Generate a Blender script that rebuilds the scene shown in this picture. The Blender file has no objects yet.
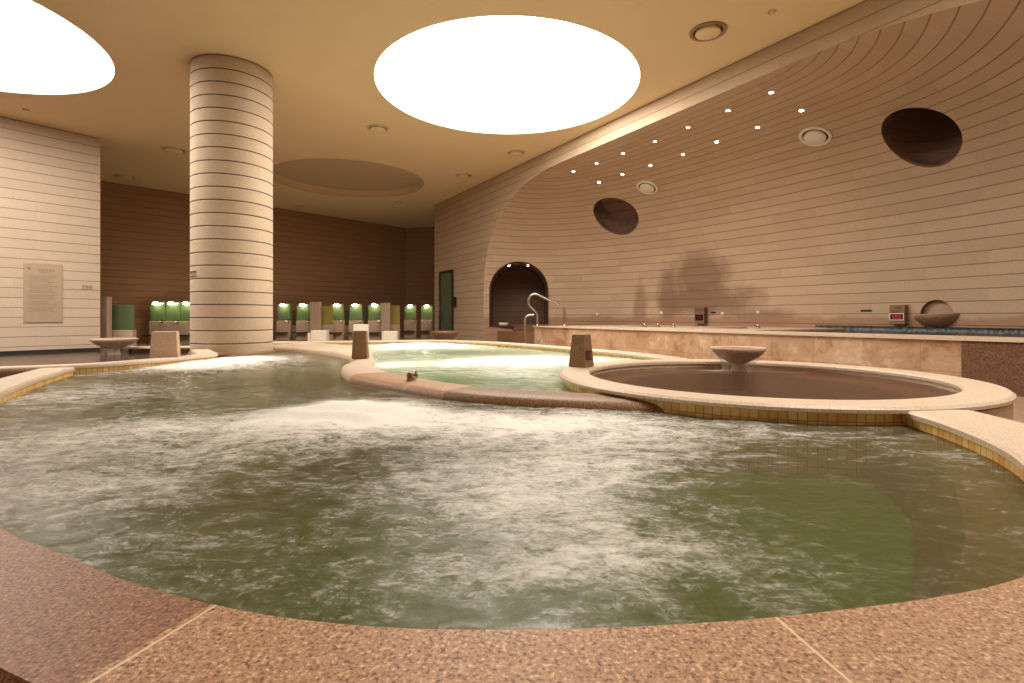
import bpy, bmesh, math, random
from mathutils import Vector, Matrix, noise
from mathutils.bvhtree import BVHTree
random.seed(7)
sc = bpy.context.scene
COL = sc.collection
PI = math.pi
EYE, FOC, HX, HY = 0.62, 526.0, 512.0, 316.5
CEIL = EYE + 4.0
FLOOR = -0.20

# ---------------------------------------------------------------- camera
cd = bpy.data.cameras.new('camera'); cam = bpy.data.objects.new('camera', cd); COL.objects.link(cam)
cam.location = (0, 0, EYE); cam.rotation_euler = (PI/2, 0, 0)
cd.sensor_width = 36; cd.lens = FOC/1024*36; cd.shift_y = -25.0/1024; cd.clip_start = 0.02; cd.clip_end = 200
sc.camera = cam

def W(px, py, z):            # a point on the horizontal plane z
    y = (EYE - z)*FOC/(py - HY)
    return Vector(((px-HX)/FOC*y, y, z))
def D(px, py, y):            # a point at depth y
    return Vector(((px-HX)/FOC*y, y, EYE+(HY-py)/FOC*y))

# ---------------------------------------------------------------- materials
class NT:
    def __init__(s, name):
        s.m = bpy.data.materials.new(name); s.m.use_nodes = True
        s.t = s.m.node_tree; s.t.nodes.clear()
        s.out = s.n('ShaderNodeOutputMaterial')
        s.b = s.n('ShaderNodeBsdfPrincipled'); s.l(s.b.outputs[0], s.out.inputs[0])
    def n(s, k, **kw):
        x = s.t.nodes.new(k)
        for a, v in kw.items(): setattr(x, a, v)
        return x
    def l(s, a, b): s.t.links.new(a, b)
    def obj(s): return s.n('ShaderNodeTexCoord').outputs['Object']
    def uv(s): return s.n('ShaderNodeUVMap').outputs[0]
    def noise(s, vec, scale, detail=3, rough=.55, dist=0):
        x = s.n('ShaderNodeTexNoise'); s.l(vec, x.inputs['Vector'])
        x.inputs['Scale'].default_value = scale; x.inputs['Detail'].default_value = detail
        x.inputs['Roughness'].default_value = rough; x.inputs['Distortion'].default_value = dist
        return x.outputs['Fac']
    def ramp(s, f, stops, interp='LINEAR'):
        x = s.n('ShaderNodeValToRGB'); s.l(f, x.inputs[0]); e = x.color_ramp.elements
        x.color_ramp.interpolation = interp
        while len(e) < len(stops): e.new(.5)
        for i, (p, c) in enumerate(stops):
            e[i].position = p; e[i].color = (*c, 1) if len(c) == 3 else c
        return x.outputs[0]
    def mix(s, f, a, b, mode='MIX'):
        x = s.n('ShaderNodeMix', data_type='RGBA', blend_type=mode)
        for i, v in ((0, f), (6, a), (7, b)):
            if hasattr(v, 'links'): s.l(v, x.inputs[i])
            elif isinstance(v, (int, float)): x.inputs[i].default_value = v
            else: x.inputs[i].default_value = (*v, 1)
        return x.outputs[2]
    def math(s, op, a, b=0.0, clamp=False):
        x = s.n('ShaderNodeMath', operation=op, use_clamp=clamp)
        for i, v in ((0, a), (1, b)):
            if hasattr(v, 'links'): s.l(v, x.inputs[i])
            else: x.inputs[i].default_value = v
        return x.outputs[0]
    def map(s, vec, sc_):
        x = s.n('ShaderNodeMapping'); s.l(vec, x.inputs[0]); x.inputs['Scale'].default_value = sc_
        return x.outputs[0]
    def sep(s, vec):
        x = s.n('ShaderNodeSeparateXYZ'); s.l(vec, x.inputs[0]); return x.outputs
    def bump(s, h, strength, dist=.01):
        x = s.n('ShaderNodeBump'); s.l(h, x.inputs['Height'])
        x.inputs['Strength'].default_value = strength; x.inputs['Distance'].default_value = dist
        s.l(x.outputs[0], s.b.inputs['Normal'])
    def set(s, col=None, rough=.5, metal=0, spec=.5):
        if col is not None:
            if hasattr(col, 'links'): s.l(col, s.b.inputs['Base Color'])
            else: s.b.inputs['Base Color'].default_value = (*col, 1)
        if hasattr(rough, 'links'): s.l(rough, s.b.inputs['Roughness'])
        else: s.b.inputs['Roughness'].default_value = rough
        s.b.inputs['Metallic'].default_value = metal
        s.b.inputs['Specular IOR Level'].default_value = spec
        return s.m

def plain(name, col, rough=.5, metal=0, spec=.5, var=.12, scale=30):
    t = NT(name); f = t.noise(t.obj(), scale)
    c = t.mix(f, tuple(x*(1-var) for x in col), tuple(min(1, x*(1+var)) for x in col))
    return t.set(c, rough, metal, spec)

def emit(name, col, strength):
    t = NT(name); t.set((0, 0, 0), .5)
    t.b.inputs['Emission Color'].default_value = (*col, 1); t.b.inputs['Emission Strength'].default_value = strength
    return t.m

def coursed(name, c1, c2, groove, course=.2, length=.9, gw=.055, stain=None, mott=.10, joint=.6, wet=None, gs=.72):
    """split-faced stone laid in courses; UV in metres"""
    t = NT(name); uv = t.uv(); u, v, _ = t.sep(uv)
    br = t.n('ShaderNodeTexBrick'); t.l(uv, br.inputs['Vector'])
    br.inputs['Scale'].default_value = 1; br.inputs['Brick Width'].default_value = length
    br.inputs['Row Height'].default_value = course; br.inputs['Mortar Size'].default_value = .0035
    br.inputs['Mortar Smooth'].default_value = .3; br.offset = .37; br.offset_frequency = 3
    br.inputs['Color1'].default_value = (*c1, 1); br.inputs['Color2'].default_value = (*c2, 1)
    m = tuple(a*(1-joint)+b*joint for a, b in zip(c1, groove)); br.inputs['Mortar'].default_value = (*m, 1)
    f = t.math('FRACT', t.math('DIVIDE', v, course))
    d = t.math('MINIMUM', f, t.math('SUBTRACT', 1, f))
    g = t.math('SUBTRACT', 1, t.math('DIVIDE', d, gw), True)
    g = t.math('MULTIPLY', g, 1.4, True)
    ob = t.obj()
    n1 = t.noise(ob, 55, 4, .7); n2 = t.noise(ob, 1.3, 3, .6)
    col = t.mix(t.math('MULTIPLY', t.math('SUBTRACT', n1, .42, True), 2.2, True), br.outputs['Color'],
                tuple(x*(1-mott*2.6) for x in c1))
    col = t.mix(t.math('MULTIPLY', n2, .35), col, tuple(x*.80 for x in c2))
    if stain:                                   # soot and damp patches with a shape of their own (world coordinates)
        geo = t.n('ShaderNodeNewGeometry').outputs['Position']
        nz = t.noise(geo, 2.2, 4, .65)
        for (p, rad, amt, colr) in stain:
            vs = t.n('ShaderNodeVectorMath', operation='SUBTRACT'); t.l(geo, vs.inputs[0]); vs.inputs[1].default_value = p
            dv = t.n('ShaderNodeVectorMath', operation='DIVIDE'); t.l(vs.outputs[0], dv.inputs[0]); dv.inputs[1].default_value = rad
            ln = t.n('ShaderNodeVectorMath', operation='LENGTH'); t.l(dv.outputs[0], ln.inputs[0])
            k = t.math('SUBTRACT', 1.45, t.math('ADD', ln.outputs['Value'], t.math('MULTIPLY', nz, .9)), True)
            k = t.math('MULTIPLY', t.math('MULTIPLY', k, 1.9, True), amt, True)
            col = t.mix(k, col, colr)
    if wet:                                     # tide mark along the foot of the wall
        geo = t.n('ShaderNodeNewGeometry').outputs['Position']
        z = t.sep(geo)[2]; nz = t.noise(geo, 1.7, 4, .7)
        k = t.math('SUBTRACT', t.math('ADD', wet[0], t.math('MULTIPLY', t.math('SUBTRACT', nz, .5), .28)), z)
        k = t.math('MULTIPLY', t.math('MULTIPLY', k, 14, True), .75)
        col = t.mix(k, col, wet[1])
    col = t.mix(t.math('MULTIPLY', g, gs), col, groove)
    t.bump(t.math('ADD', t.math('MULTIPLY', g, -1), t.math('MULTIPLY', n1, .15)), .5, .012)
    return t.set(col, .75, 0, .25)

def granite(name, base, dark, light, scale=1.0, rough=.5, wet=0, joints=None, spec=.4):
    t = NT(name); ob = t.obj()
    a = t.noise(ob, 120*scale, 4, .7); b = t.noise(ob, 46*scale, 4, .75); c = t.noise(ob, 1.6, 3)
    col = t.ramp(a, [(.38, dark), (.465, base), (.55, base), (.64, light)])
    col = t.mix(t.math('MULTIPLY', t.math('SUBTRACT', .46, b, True), 4.5, True), col, tuple((x+y*.3)*.62 for x, y in zip(dark, base)))
    col = t.mix(t.math('MULTIPLY', t.math('SUBTRACT', b, .55, True), 4, True), col, tuple((x+y)/2 for x, y in zip(light, base)))
    col = t.mix(t.math('MULTIPLY', c, .45), col, tuple(x*.72 for x in base))
    if joints:
        uv = t.uv(); u, v, _ = t.sep(uv)
        f = t.math('FRACT', t.math('DIVIDE', t.math('ADD', u, joints[1]), joints[0]))
        g = t.math('LESS_THAN', f, .005/joints[0]*1.0)
        col = t.mix(t.math('MULTIPLY', g, .8), col, joints[2])
    t.bump(a, .12, .004)
    return t.set(col, rough, 0, spec)

def tilemat(name, c1, c2, mortar, size=.05, rough=.25):
    t = NT(name); uv = t.uv()
    br = t.n('ShaderNodeTexBrick'); t.l(uv, br.inputs['Vector']); br.offset = 0
    br.inputs['Scale'].default_value = 1; br.inputs['Brick Width'].default_value = size
    br.inputs['Row Height'].default_value = size; br.inputs['Mortar Size'].default_value = size*.05
    br.inputs['Color1'].default_value = (*c1, 1); br.inputs['Color2'].default_value = (*c2, 1)
    br.inputs['Mortar'].default_value = (*mortar, 1)
    col = t.mix(t.math('MULTIPLY', t.noise(t.obj(), 5), .5), br.outputs['Color'], tuple(x*.7 for x in c1))
    return t.set(col, rough, 0, .5)

def watermat(name, tint, body, bodyf, foamcol=(.86, .84, .76), stretch=(1, 1), ang=0, rough=.12, fscale=1, bump=.5, fmax=.93, refl=.75):
    """clear tinted water over the basin, murk, and foam driven by the 'foam' attribute"""
    t = NT(name)
    ob = t.obj()
    at = t.n('ShaderNodeAttribute', attribute_name='foam').outputs['Fac']
    mp = t.n('ShaderNodeMapping'); t.l(ob, mp.inputs[0]); mp.inputs['Scale'].default_value = (stretch[0], stretch[1], 1)
    mp.inputs['Rotation'].default_value = (0, 0, ang)
    n1 = t.noise(mp.outputs[0], 3.4*fscale, 6, .62, 1.6); n2 = t.noise(mp.outputs[0], 13*fscale, 6, .66, 1.2)
    n3 = t.noise(mp.outputs[0], 48*fscale, 5, .7, .8)
    fo = t.math('ADD', t.math('ADD', at, t.math('MULTIPLY', t.math('SUBTRACT', n1, .5), 1.25)), t.math('MULTIPLY', t.math('SUBTRACT', n2, .5), 1.15))
    fo = t.math('ADD', fo, t.math('MULTIPLY', t.math('SUBTRACT', n3, .5), 1.15))
    mr = t.n('ShaderNodeMapRange', interpolation_type='SMOOTHSTEP'); t.l(fo, mr.inputs[0])
    mr.inputs[1].default_value = .10; mr.inputs[2].default_value = 1.05; mr.inputs[3].default_value = 0; mr.inputs[4].default_value = fmax
    foam = t.math('MULTIPLY', mr.outputs[0], t.math('ADD', .42, t.math('MULTIPLY', at, .62), True), True)
    tr = t.n('ShaderNodeBsdfTransparent'); tr.inputs[0].default_value = (*tint, 1)
    df = t.n('ShaderNodeBsdfDiffuse'); df.inputs[0].default_value = (*body, 1)
    ff = t.n('ShaderNodeBsdfDiffuse'); ff.inputs[0].default_value = (*foamcol, 1)
    gl = t.n('ShaderNodeBsdfGlossy'); gl.inputs[0].default_value = (1, 1, 1, 1); gl.inputs['Roughness'].default_value = rough
    fr = t.n('ShaderNodeFresnel'); fr.inputs[0].default_value = 1.33
    bp = t.n('ShaderNodeBump'); bp.inputs['Strength'].default_value = bump; bp.inputs['Distance'].default_value = .02
    t.l(t.math('ADD', t.math('MULTIPLY', n2, .6), t.noise(ob, 7*fscale, 4)), bp.inputs['Height'])
    for x in (gl, fr, ff): t.l(bp.outputs[0], x.inputs['Normal'])
    def mx(f, a, b):
        x = t.n('ShaderNodeMixShader')
        if hasattr(f, 'links'): t.l(f, x.inputs[0])
        else: x.inputs[0].default_value = f
        t.l(a, x.inputs[1]); t.l(b, x.inputs[2]); return x.outputs[0]
    s = mx(bodyf, tr.outputs[0], df.outputs[0])
    s = mx(t.math('MULTIPLY', fr.outputs[0], refl), s, gl.outputs[0])
    s = mx(foam, s, ff.outputs[0])
    t.l(s, t.out.inputs[0])
    t.t.nodes.remove(t.b)
    return t.m

M = {}
STC1, STC2, STG = (.66, .515, .385), (.56, .425, .31), (.20, .11, .06)
BRN = (.20, .10, .05)
M['paint'] = plain('ceiling_paint', (.82, .63, .38), .8, 0, .2, .03, 2)
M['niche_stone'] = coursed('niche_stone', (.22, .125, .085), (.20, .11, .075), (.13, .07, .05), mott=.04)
M['wall'] = coursed('wall_stone', (.62, .475, .36), (.57, .43, .32), STG, gw=.05, joint=.35)
M['column'] = coursed('column_stone', (.68, .52, .37), (.62, .465, .325), (.16, .09, .05), gw=.07, length=30, mott=.17)
M['fascia'] = coursed('fascia_stone', (.60, .44, .30), (.52, .375, .25), STG, gw=.05, joint=.35)
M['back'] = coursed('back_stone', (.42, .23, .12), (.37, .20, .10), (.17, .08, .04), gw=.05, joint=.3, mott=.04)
M['kerb'] = granite('kerb_granite', (.50, .27, .14), (.08, .022, .007), (.90, .64, .41), 1.1, .5, joints=(.955, 0, (.85, .66, .42)))
M['kerb_red'] = granite('reddish_kerb_granite', (.31, .135, .06), (.06, .016, .005), (.62, .34, .19), 1.1, .5, joints=(.955, 0, (.85, .66, .42)))
M['kerb_far'] = granite('pale_sheen_granite', (.74, .575, .42), (.40, .26, .16), (.90, .79, .64), 1.3, .4, joints=(.9, 0, (.5, .36, .24)))  # paleness includes gloss reflection, put into the colour
M['wet'] = granite('wet_granite', (.27, .14, .062), (.06, .02, .008), (.56, .37, .23), 1, .5, spec=.4)
M['block'] = granite('block_granite', (.62, .44, .31), (.40, .24, .15), (.74, .58, .44), 1.0, .6)
M['white_block'] = granite('pale_block_stone', (.80, .68, .54), (.66, .52, .40), (.88, .80, .70), .6, .6)
M['redgranite'] = granite('dark_red_granite', (.19, .095, .055), (.07, .028, .014), (.32, .19, .12), .5, .3)
M['bench'] = granite('bench_stone', (.33, .19, .11), (.25, .14, .08), (.42, .27, .17), .5, .5)
M['floor'] = granite('floor_stone', (.42, .28, .18), (.28, .17, .10), (.54, .38, .26), .4, .35)
M['tile'] = tilemat('amber_tile', (.95, .66, .22), (.72, .32, .06), (.30, .12, .03))
M['basin'] = tilemat('green_basin_tile', (.17, .36, .12), (.14, .31, .10), (.11, .22, .08), .05)
M['dark_basin'] = plain('brown_basin', (.13, .065, .035), .4)
M['chrome'] = plain('polished_steel', (.52, .47, .41), .22, 1, .5, .03)
M['dark_metal'] = plain('dark_metal', (.05, .035, .025), .4, .5)
M['trim'] = plain('white_plastic', (.80, .72, .60), .5)
M['glass_green'] = plain('green_glass', (.12, .165, .075), .15, 0, .5, .25, 3)
M['door_glass'] = plain('frosted_green_glass', (.12, .15, .11), .15, 0, .5, .05)
M['yellow_glass'] = plain('yellow_green_glass', (.36, .30, .08), .2, 0, .5, .1, 3)
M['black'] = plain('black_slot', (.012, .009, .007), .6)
M['ink'] = plain('dark_brown_ink', (.10, .045, .025), .6)
M['plaque'] = plain('brushed_bronze_plate', (.46, .34, .24), .4, .35, .5, .05, 8)
M['plaque_ink'] = plain('plate_lettering', (.25, .15, .09), .6)
M['shelf'] = plain('dark_fittings', (.07, .04, .025), .4)
M['white'] = plain('white_ceramic', (.85, .80, .72), .3)

def travertine():
    t = NT('travertine_panel'); uv = t.uv(); u, v, _ = t.sep(uv)
    br = t.n('ShaderNodeTexBrick'); t.l(uv, br.inputs['Vector']); br.offset = 0
    br.inputs['Scale'].default_value = 1; br.inputs['Brick Width'].default_value = .62
    br.inputs['Row Height'].default_value = 5; br.inputs['Mortar Size'].default_value = .005
    br.inputs['Color1'].default_value = (.55, .37, .23, 1); br.inputs['Color2'].default_value = (.44, .27, .15, 1)
    br.inputs['Mortar'].default_value = (.40, .24, .14, 1)
    n = t.noise(t.obj(), 2.6, 7, .75, .2)
    c = t.mix(t.math('MULTIPLY', t.math('SUBTRACT', n, .51, True), 8, True), br.outputs['Color'], (.34, .16, .08))
    c = t.mix(t.math('MULTIPLY', t.math('SUBTRACT', .46, n, True), 6, True), c, (.74, .56, .40))
    return t.set(c, .45, 0, .4)
M['travertine'] = travertine()

# ---------------------------------------------------------------- object helpers
def link(name, me, mats, parent=None, loc=None):
    o = bpy.data.objects.new(name, me); COL.objects.link(o)
    for m in (mats if isinstance(mats, (list, tuple)) else [mats]): me.materials.append(m)
    if parent is not None: o.parent = parent
    if loc is not None: o.location = loc
    return o
def tag(o, label=None, cat=None, group=None, kind=None):
    if label: o['label'] = label
    if cat: o['category'] = cat
    if group: o['group'] = group
    if kind: o['kind'] = kind
    return o
def thing(name, loc, label, cat, group=None, rz=0):
    o = bpy.data.objects.new(name, None); COL.objects.link(o); o.location = loc; o.rotation_euler = (0, 0, rz)
    o.empty_display_size = .1
    return tag(o, label, cat, group)
def struct(o): return tag(o, kind='structure')
def pymesh(name, vs, fs, mats, parent=None, uvs=None, smooth=False, loc=None, mi=None):
    me = bpy.data.meshes.new(name); me.from_pydata([tuple(v) for v in vs], [], fs); me.update()
    if uvs:
        ul = me.uv_layers.new(name='UVMap')
        for p in me.polygons:
            for li, vi in zip(p.loop_indices, p.vertices): ul.data[li].uv = uvs[vi]
    if smooth:
        for p in me.polygons: p.use_smooth = True
    if mi:
        for p, i in zip(me.polygons, mi): p.material_index = i
    return link(name, me, mats, parent, loc)
def bmobj(name, bm, mats, parent=None, smooth=False, loc=None, angle=None):
    bmesh.ops.recalc_face_normals(bm, faces=bm.faces)
    me = bpy.data.meshes.new(name); bm.to_mesh(me); bm.free()
    for p in me.polygons: p.use_smooth = smooth
    if smooth and angle: me.set_sharp_from_angle(angle=angle)
    return link(name, me, mats, parent, loc)
def box_bm(bm, c, s, bevel=0, taper=0, rz=0):
    r = bmesh.ops.create_cube(bm, size=1); vs = r['verts']
    for v in vs:
        k = 1-taper if v.co.z > 0 else 1
        v.co = Vector((v.co.x*s[0]*k, v.co.y*s[1]*k, v.co.z*s[2]))
    if bevel:
        es = list({e for v in vs for e in v.link_edges})
        g = bmesh.ops.bevel(bm, geom=es, offset=bevel, segments=2, affect='EDGES', profile=.6)
        vs = list({v for f in g['faces'] for v in f.verts} | {v for v in vs if v.is_valid})
    R = Matrix.Rotation(rz, 3, 'Z')
    for v in vs: v.co = R @ v.co + Vector(c)
def box(name, c, s, mat, parent=None, bevel=0, taper=0, rz=0):
    bm = bmesh.new(); box_bm(bm, c, s, bevel, taper, rz); return bmobj(name, bm, mat, parent)
def tube(name, pts, r, mat, parent=None, n=12):
    pts = [Vector(p) for p in pts]; vs = []; fs = []
    up = Vector((0, 0, 1))
    for i, p in enumerate(pts):
        d = (pts[min(i+1, len(pts)-1)] - pts[max(i-1, 0)]).normalized()
        a = d.cross(Vector((0, 1, 0)) if abs(d.y) < .8 else up).normalized(); b = d.cross(a)
        for k in range(n):
            t = 2*PI*k/n; vs.append(p + a*(r*math.cos(t)) + b*(r*math.sin(t)))
    for i in range(len(pts)-1):
        for k in range(n):
            k2 = (k+1) % n; fs.append((i*n+k, i*n+k2, (i+1)*n+k2, (i+1)*n+k))
    fs.append(tuple(range(n-1, -1, -1))); fs.append(tuple((len(pts)-1)*n+k for k in range(n)))
    return pymesh(name, vs, fs, mat, parent, smooth=True)
def lathe(name, prof, mat, parent=None, n=48, loc=None, smooth=True, wob=0):
    vs = []; fs = []
    for (r, z) in prof:
        for k in range(n):
            t = 2*PI*k/n; rr = r*(1+wob*math.sin(3*t+1)); vs.append((rr*math.cos(t), rr*math.sin(t), z))
    m = len(prof)
    for i in range(m-1):
        for k in range(n):
            k2 = (k+1) % n; fs.append((i*n+k, i*n+k2, (i+1)*n+k2, (i+1)*n+k))
    o = pymesh(name, vs, fs, mat, parent, smooth=smooth, loc=loc)
    return o
def catmull(P, n=10, closed=False):
    P = [Vector(p) for p in P]; out = []
    N = len(P)
    for i in range(N if closed else N-1):
        g = (lambda j: P[j % N]) if closed else (lambda j: P[max(0, min(N-1, j))])
        p0, p1, p2, p3 = g(i-1), g(i), g(i+1), g(i+2)
        for k in range(n):
            t = k/n
            out.append(.5*((2*p1)+(-p0+p2)*t+(2*p0-5*p1+4*p2-p3)*t*t+(-p0+3*p1-3*p2+p3)*t**3))
    if not closed: out.append(P[-1])
    return out
def lerp_list(v, n):      # the same sampling for scalars
    return [x[0] for x in catmull([(a, 0, 0) for a in v], n)]
def offset_path(path, w, side):
    """offset each 2-D point by w (scalar or list), side=+1 to the left of travel"""
    out = []
    for i, p in enumerate(path):
        d = (path[min(i+1, len(path)-1)] - path[max(i-1, 0)]); d.z = 0; d.normalize()
        nrm = Vector((-d.y, d.x, 0))*side
        out.append(Vector((p.x, p.y, 0)) + nrm*(w[i] if isinstance(w, list) else w))
    return out
def ribbon(name, path, prof_fn, side, mat, parent=None, smooth=False, u0=0, cap=True, closed=False, whole=None):
    """sweep prof_fn(i) = [(offset, z), ...] along path; UV u = length along, v = length across"""
    vs = []; fs = []; uvs = []; u = u0; N = len(path); m = None
    for i, p in enumerate(path):
        if i: u += (path[i]-path[i-1]).length
        if closed: d = path[(i+1) % N]-path[i-1]
        else: d = path[min(i+1, N-1)] - path[max(i-1, 0)]
        if whole: j = i+whole[1]; d = whole[0][min(j+1, len(whole[0])-1)]-whole[0][max(j-1, 0)]
        d = Vector((d.x, d.y, 0)).normalized(); nrm = Vector((-d.y, d.x, 0))*side
        pr = prof_fn(i); m = len(pr); v = 0
        for j, (o, z) in enumerate(pr):
            if j: v += math.hypot(o-pr[j-1][0], z-pr[j-1][1])
            q = Vector((p.x, p.y, 0)) + nrm*o; vs.append((q.x, q.y, z)); uvs.append((u, v))
    R = N if closed else N-1
    for i in range(R):
        i2 = (i+1) % N
        for j in range(m-1): 
            f = (i*m+j, i2*m+j, i2*m+j+1, i*m+j+1)
            fs.append(f if side < 0 else f[::-1])
    if cap and not closed:
        fs.append(tuple(range(m))[::1]); fs.append(tuple((N-1)*m+j for j in range(m-1, -1, -1)))
    o = pymesh(name, vs, fs, mat, parent, uvs=uvs)
    if smooth:
        for p in o.data.polygons: p.use_smooth = True
        o.data.set_sharp_from_angle(angle=math.radians(40))
    return o
def fill(name, loops, z, mat, parent=None, up=True, uvscale=1):
    """flat polygon with holes"""
    bm = bmesh.new(); es = []
    for lp in loops:
        v = [bm.verts.new((p[0], p[1], z)) for p in lp]
        es += [bm.edges.new((v[i], v[(i+1) % len(v)])) for i in range(len(v))]
    bmesh.ops.triangle_fill(bm, edges=es, use_beauty=True, use_dissolve=False)
    for f in bm.faces:
        f.normal_update()
        if (f.normal.z > 0) != up: f.normal_flip()
    ul = bm.loops.layers.uv.new('UVMap')
    for f in bm.faces:
        for l in f.loops: l[ul].uv = (l.vert.co.x*uvscale, l.vert.co.y*uvscale)
    me = bpy.data.meshes.new(name); bm.to_mesh(me); bm.free()
    return link(name, me, mat, parent)
def circ(cx, cy, r, n=96): return [(cx+r*math.cos(2*PI*k/n), cy+r*math.sin(2*PI*k/n)) for k in range(n)]
def wallquad(name, a, b, z0, z1, mat, thick=.2, side=1, u0=0):
    a = Vector((*a, 0)); b = Vector((*b, 0)); d = (b-a).normalized(); n = Vector((-d.y, d.x, 0))*side*thick; L = (b-a).length
    vs = [a, b, b+n, a+n]; vs = [Vector((v.x, v.y, z0)) for v in vs]+[Vector((v.x, v.y, z1)) for v in vs]
    uv = [(u0, z0), (u0+L, z0), (u0+L+thick, z0), (u0-thick, z0), (u0, z1), (u0+L, z1), (u0+L+thick, z1), (u0-thick, z1)]
    fs = [(0, 1, 5, 4), (1, 2, 6, 5), (2, 3, 7, 6), (3, 0, 4, 7), (4, 5, 6, 7), (3, 2, 1, 0)]
    return pymesh(name, vs, fs, mat, uvs=uv)

# ================================================================= FASCIA + SHELL (the big stone alcove on the right)
FO = Vector((-2.8, 18.95, 0)); FD = Vector((.508, -.861, 0)).normalized(); FN = Vector((-FD.y, FD.x, 0))   # FN points into the alcove
T0, TA, TB, SD, NS, H0, HB = 11.2, 3.2, 4.15, 3.75, 2.5, EYE+.5, 3.1
def halfT(k, side):          # half length of the alcove at level k, left (-1) or right (+1) of its middle
    return TA+TB*k if side < 0 else 2.0+1.1*SD*k+.0872*(SD*k)**2
def TD(t, d, z=0): p = FO + FD*t + FN*d; return Vector((p.x, p.y, z))
def toTD(p): q = Vector((p.x, p.y, 0))-FO; return q.dot(FD), q.dot(FN)
def open_top(t):
    o = abs(t-T0)
    if o >= TA+TB: return None
    if t < T0: k = max(0, (o-TA)/TB)
    else:
        k = 0
        if o > 2.0: k = (-1.1+math.sqrt(1.21+4*.0872*(o-2.0)))/(2*.0872)/SD
    return H0+HB*(1-min(1, k)**NS)**(1/NS)
# levels
lv = []
for zl in (-.22, .25, .68, H0): lv.append((1.0, zl))
for i in range(1, 57):
    th = (i/56)*PI/2*.995
    lv.append((math.cos(th)**(2/NS), H0+HB*math.sin(th)**(2/NS)))
arc = [-.47]
for i in range(1, len(lv)):
    arc.append(arc[-1]+math.hypot((lv[i][0]-lv[i-1][0])*SD, lv[i][1]-lv[i-1][1]))
NP = 120; vs = []; uvs = []; fs = []
for li, (k, z) in enumerate(lv):
    Dp = SD*k; row = []
    for j in range(NP+1):
        ph = PI*j/NP; c = math.cos(ph); s_ = math.sin(ph)
        if c > 0: t = T0 - halfT(k, -1)*c**(2/NS); d = Dp*s_**(2/NS) if s_ > 1e-9 else 0
        else: t = T0 + halfT(k, 1)*math.sin(PI/2*abs(c)); d = Dp*(1-math.sin(PI/2*abs(c))**(6-2.5*k))
        row.append((t, d))
    us = [0]
    for a, b in zip(row, row[1:]): us.append(us[-1]+math.hypot(b[0]-a[0], b[1]-a[1]))
    mid = us[NP//2]
    for (t, d), u in zip(row, us):
        vs.append(TD(t, d, z)); uvs.append((u-mid+40, arc[li]-.02+4))
for i in range(len(lv)-1):
    for j in range(NP):
        a = i*(NP+1)+j; fs.append((a, a+1, a+NP+2, a+NP+1))
SHELL_BVH = BVHTree.FromPolygons([tuple(v) for v in vs], fs)
def S(px, py):
    o = Vector((0, 0, EYE)); d = Vector(((px-HX)/FOC, 1, (HY-py)/FOC)).normalized()
    # the fascia hides what is above the opening, so the first shell hit is the visible one
    loc, n, idx, dist = SHELL_BVH.ray_cast(o, d)
    if n.dot(d) > 0: n = -n
    return loc, n
sp1, _ = S(700, 275); sp1b, _ = S(703, 300); sp2, _ = S(667, 300); sp3, _ = S(640, 310); sp4, _ = S(762, 318)
BR = (.25, .145, .09)
M['shell'] = coursed('alcove_stone', (.62, .445, .31), (.54, .38, .255), (.17, .09, .05), gw=.055, joint=.30, mott=.14,
    stain=[(sp1, (.95, 1.1, .75), .85, BR), (sp1b, (1.7, 2.0, .50), .9, BR), (sp2, (.35, .42, 1.1), .75, BR), (sp3, (.22, .3, 1.0), .6, BR), (sp4, (.9, 1.1, .26), .7, BR),
           ], wet=(.63, (.36, .20, .12)))
me = bpy.data.meshes.new('wall_alcove'); me.from_pydata([tuple(v) for v in vs], [], fs); me.update()
ul = me.uv_layers.new(name='UVMap')
for p in me.polygons:
    p.use_smooth = True
    for l_, vi in zip(p.loop_indices, p.vertices): ul.data[l_].uv = uvs[vi]
shell = link('wall_alcove', me, M['shell'])
# which way do normals face?  they must face the room for 'solidify' to grow outward
c0 = me.polygons[20*NP+NP//2]
inward = -(FN)
flip = Vector(c0.normal).dot(inward) < 0
if flip: me.flip_normals()
sol = shell.modifiers.new('s', 'SOLIDIFY'); sol.thickness = .14; sol.offset = -1

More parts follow.
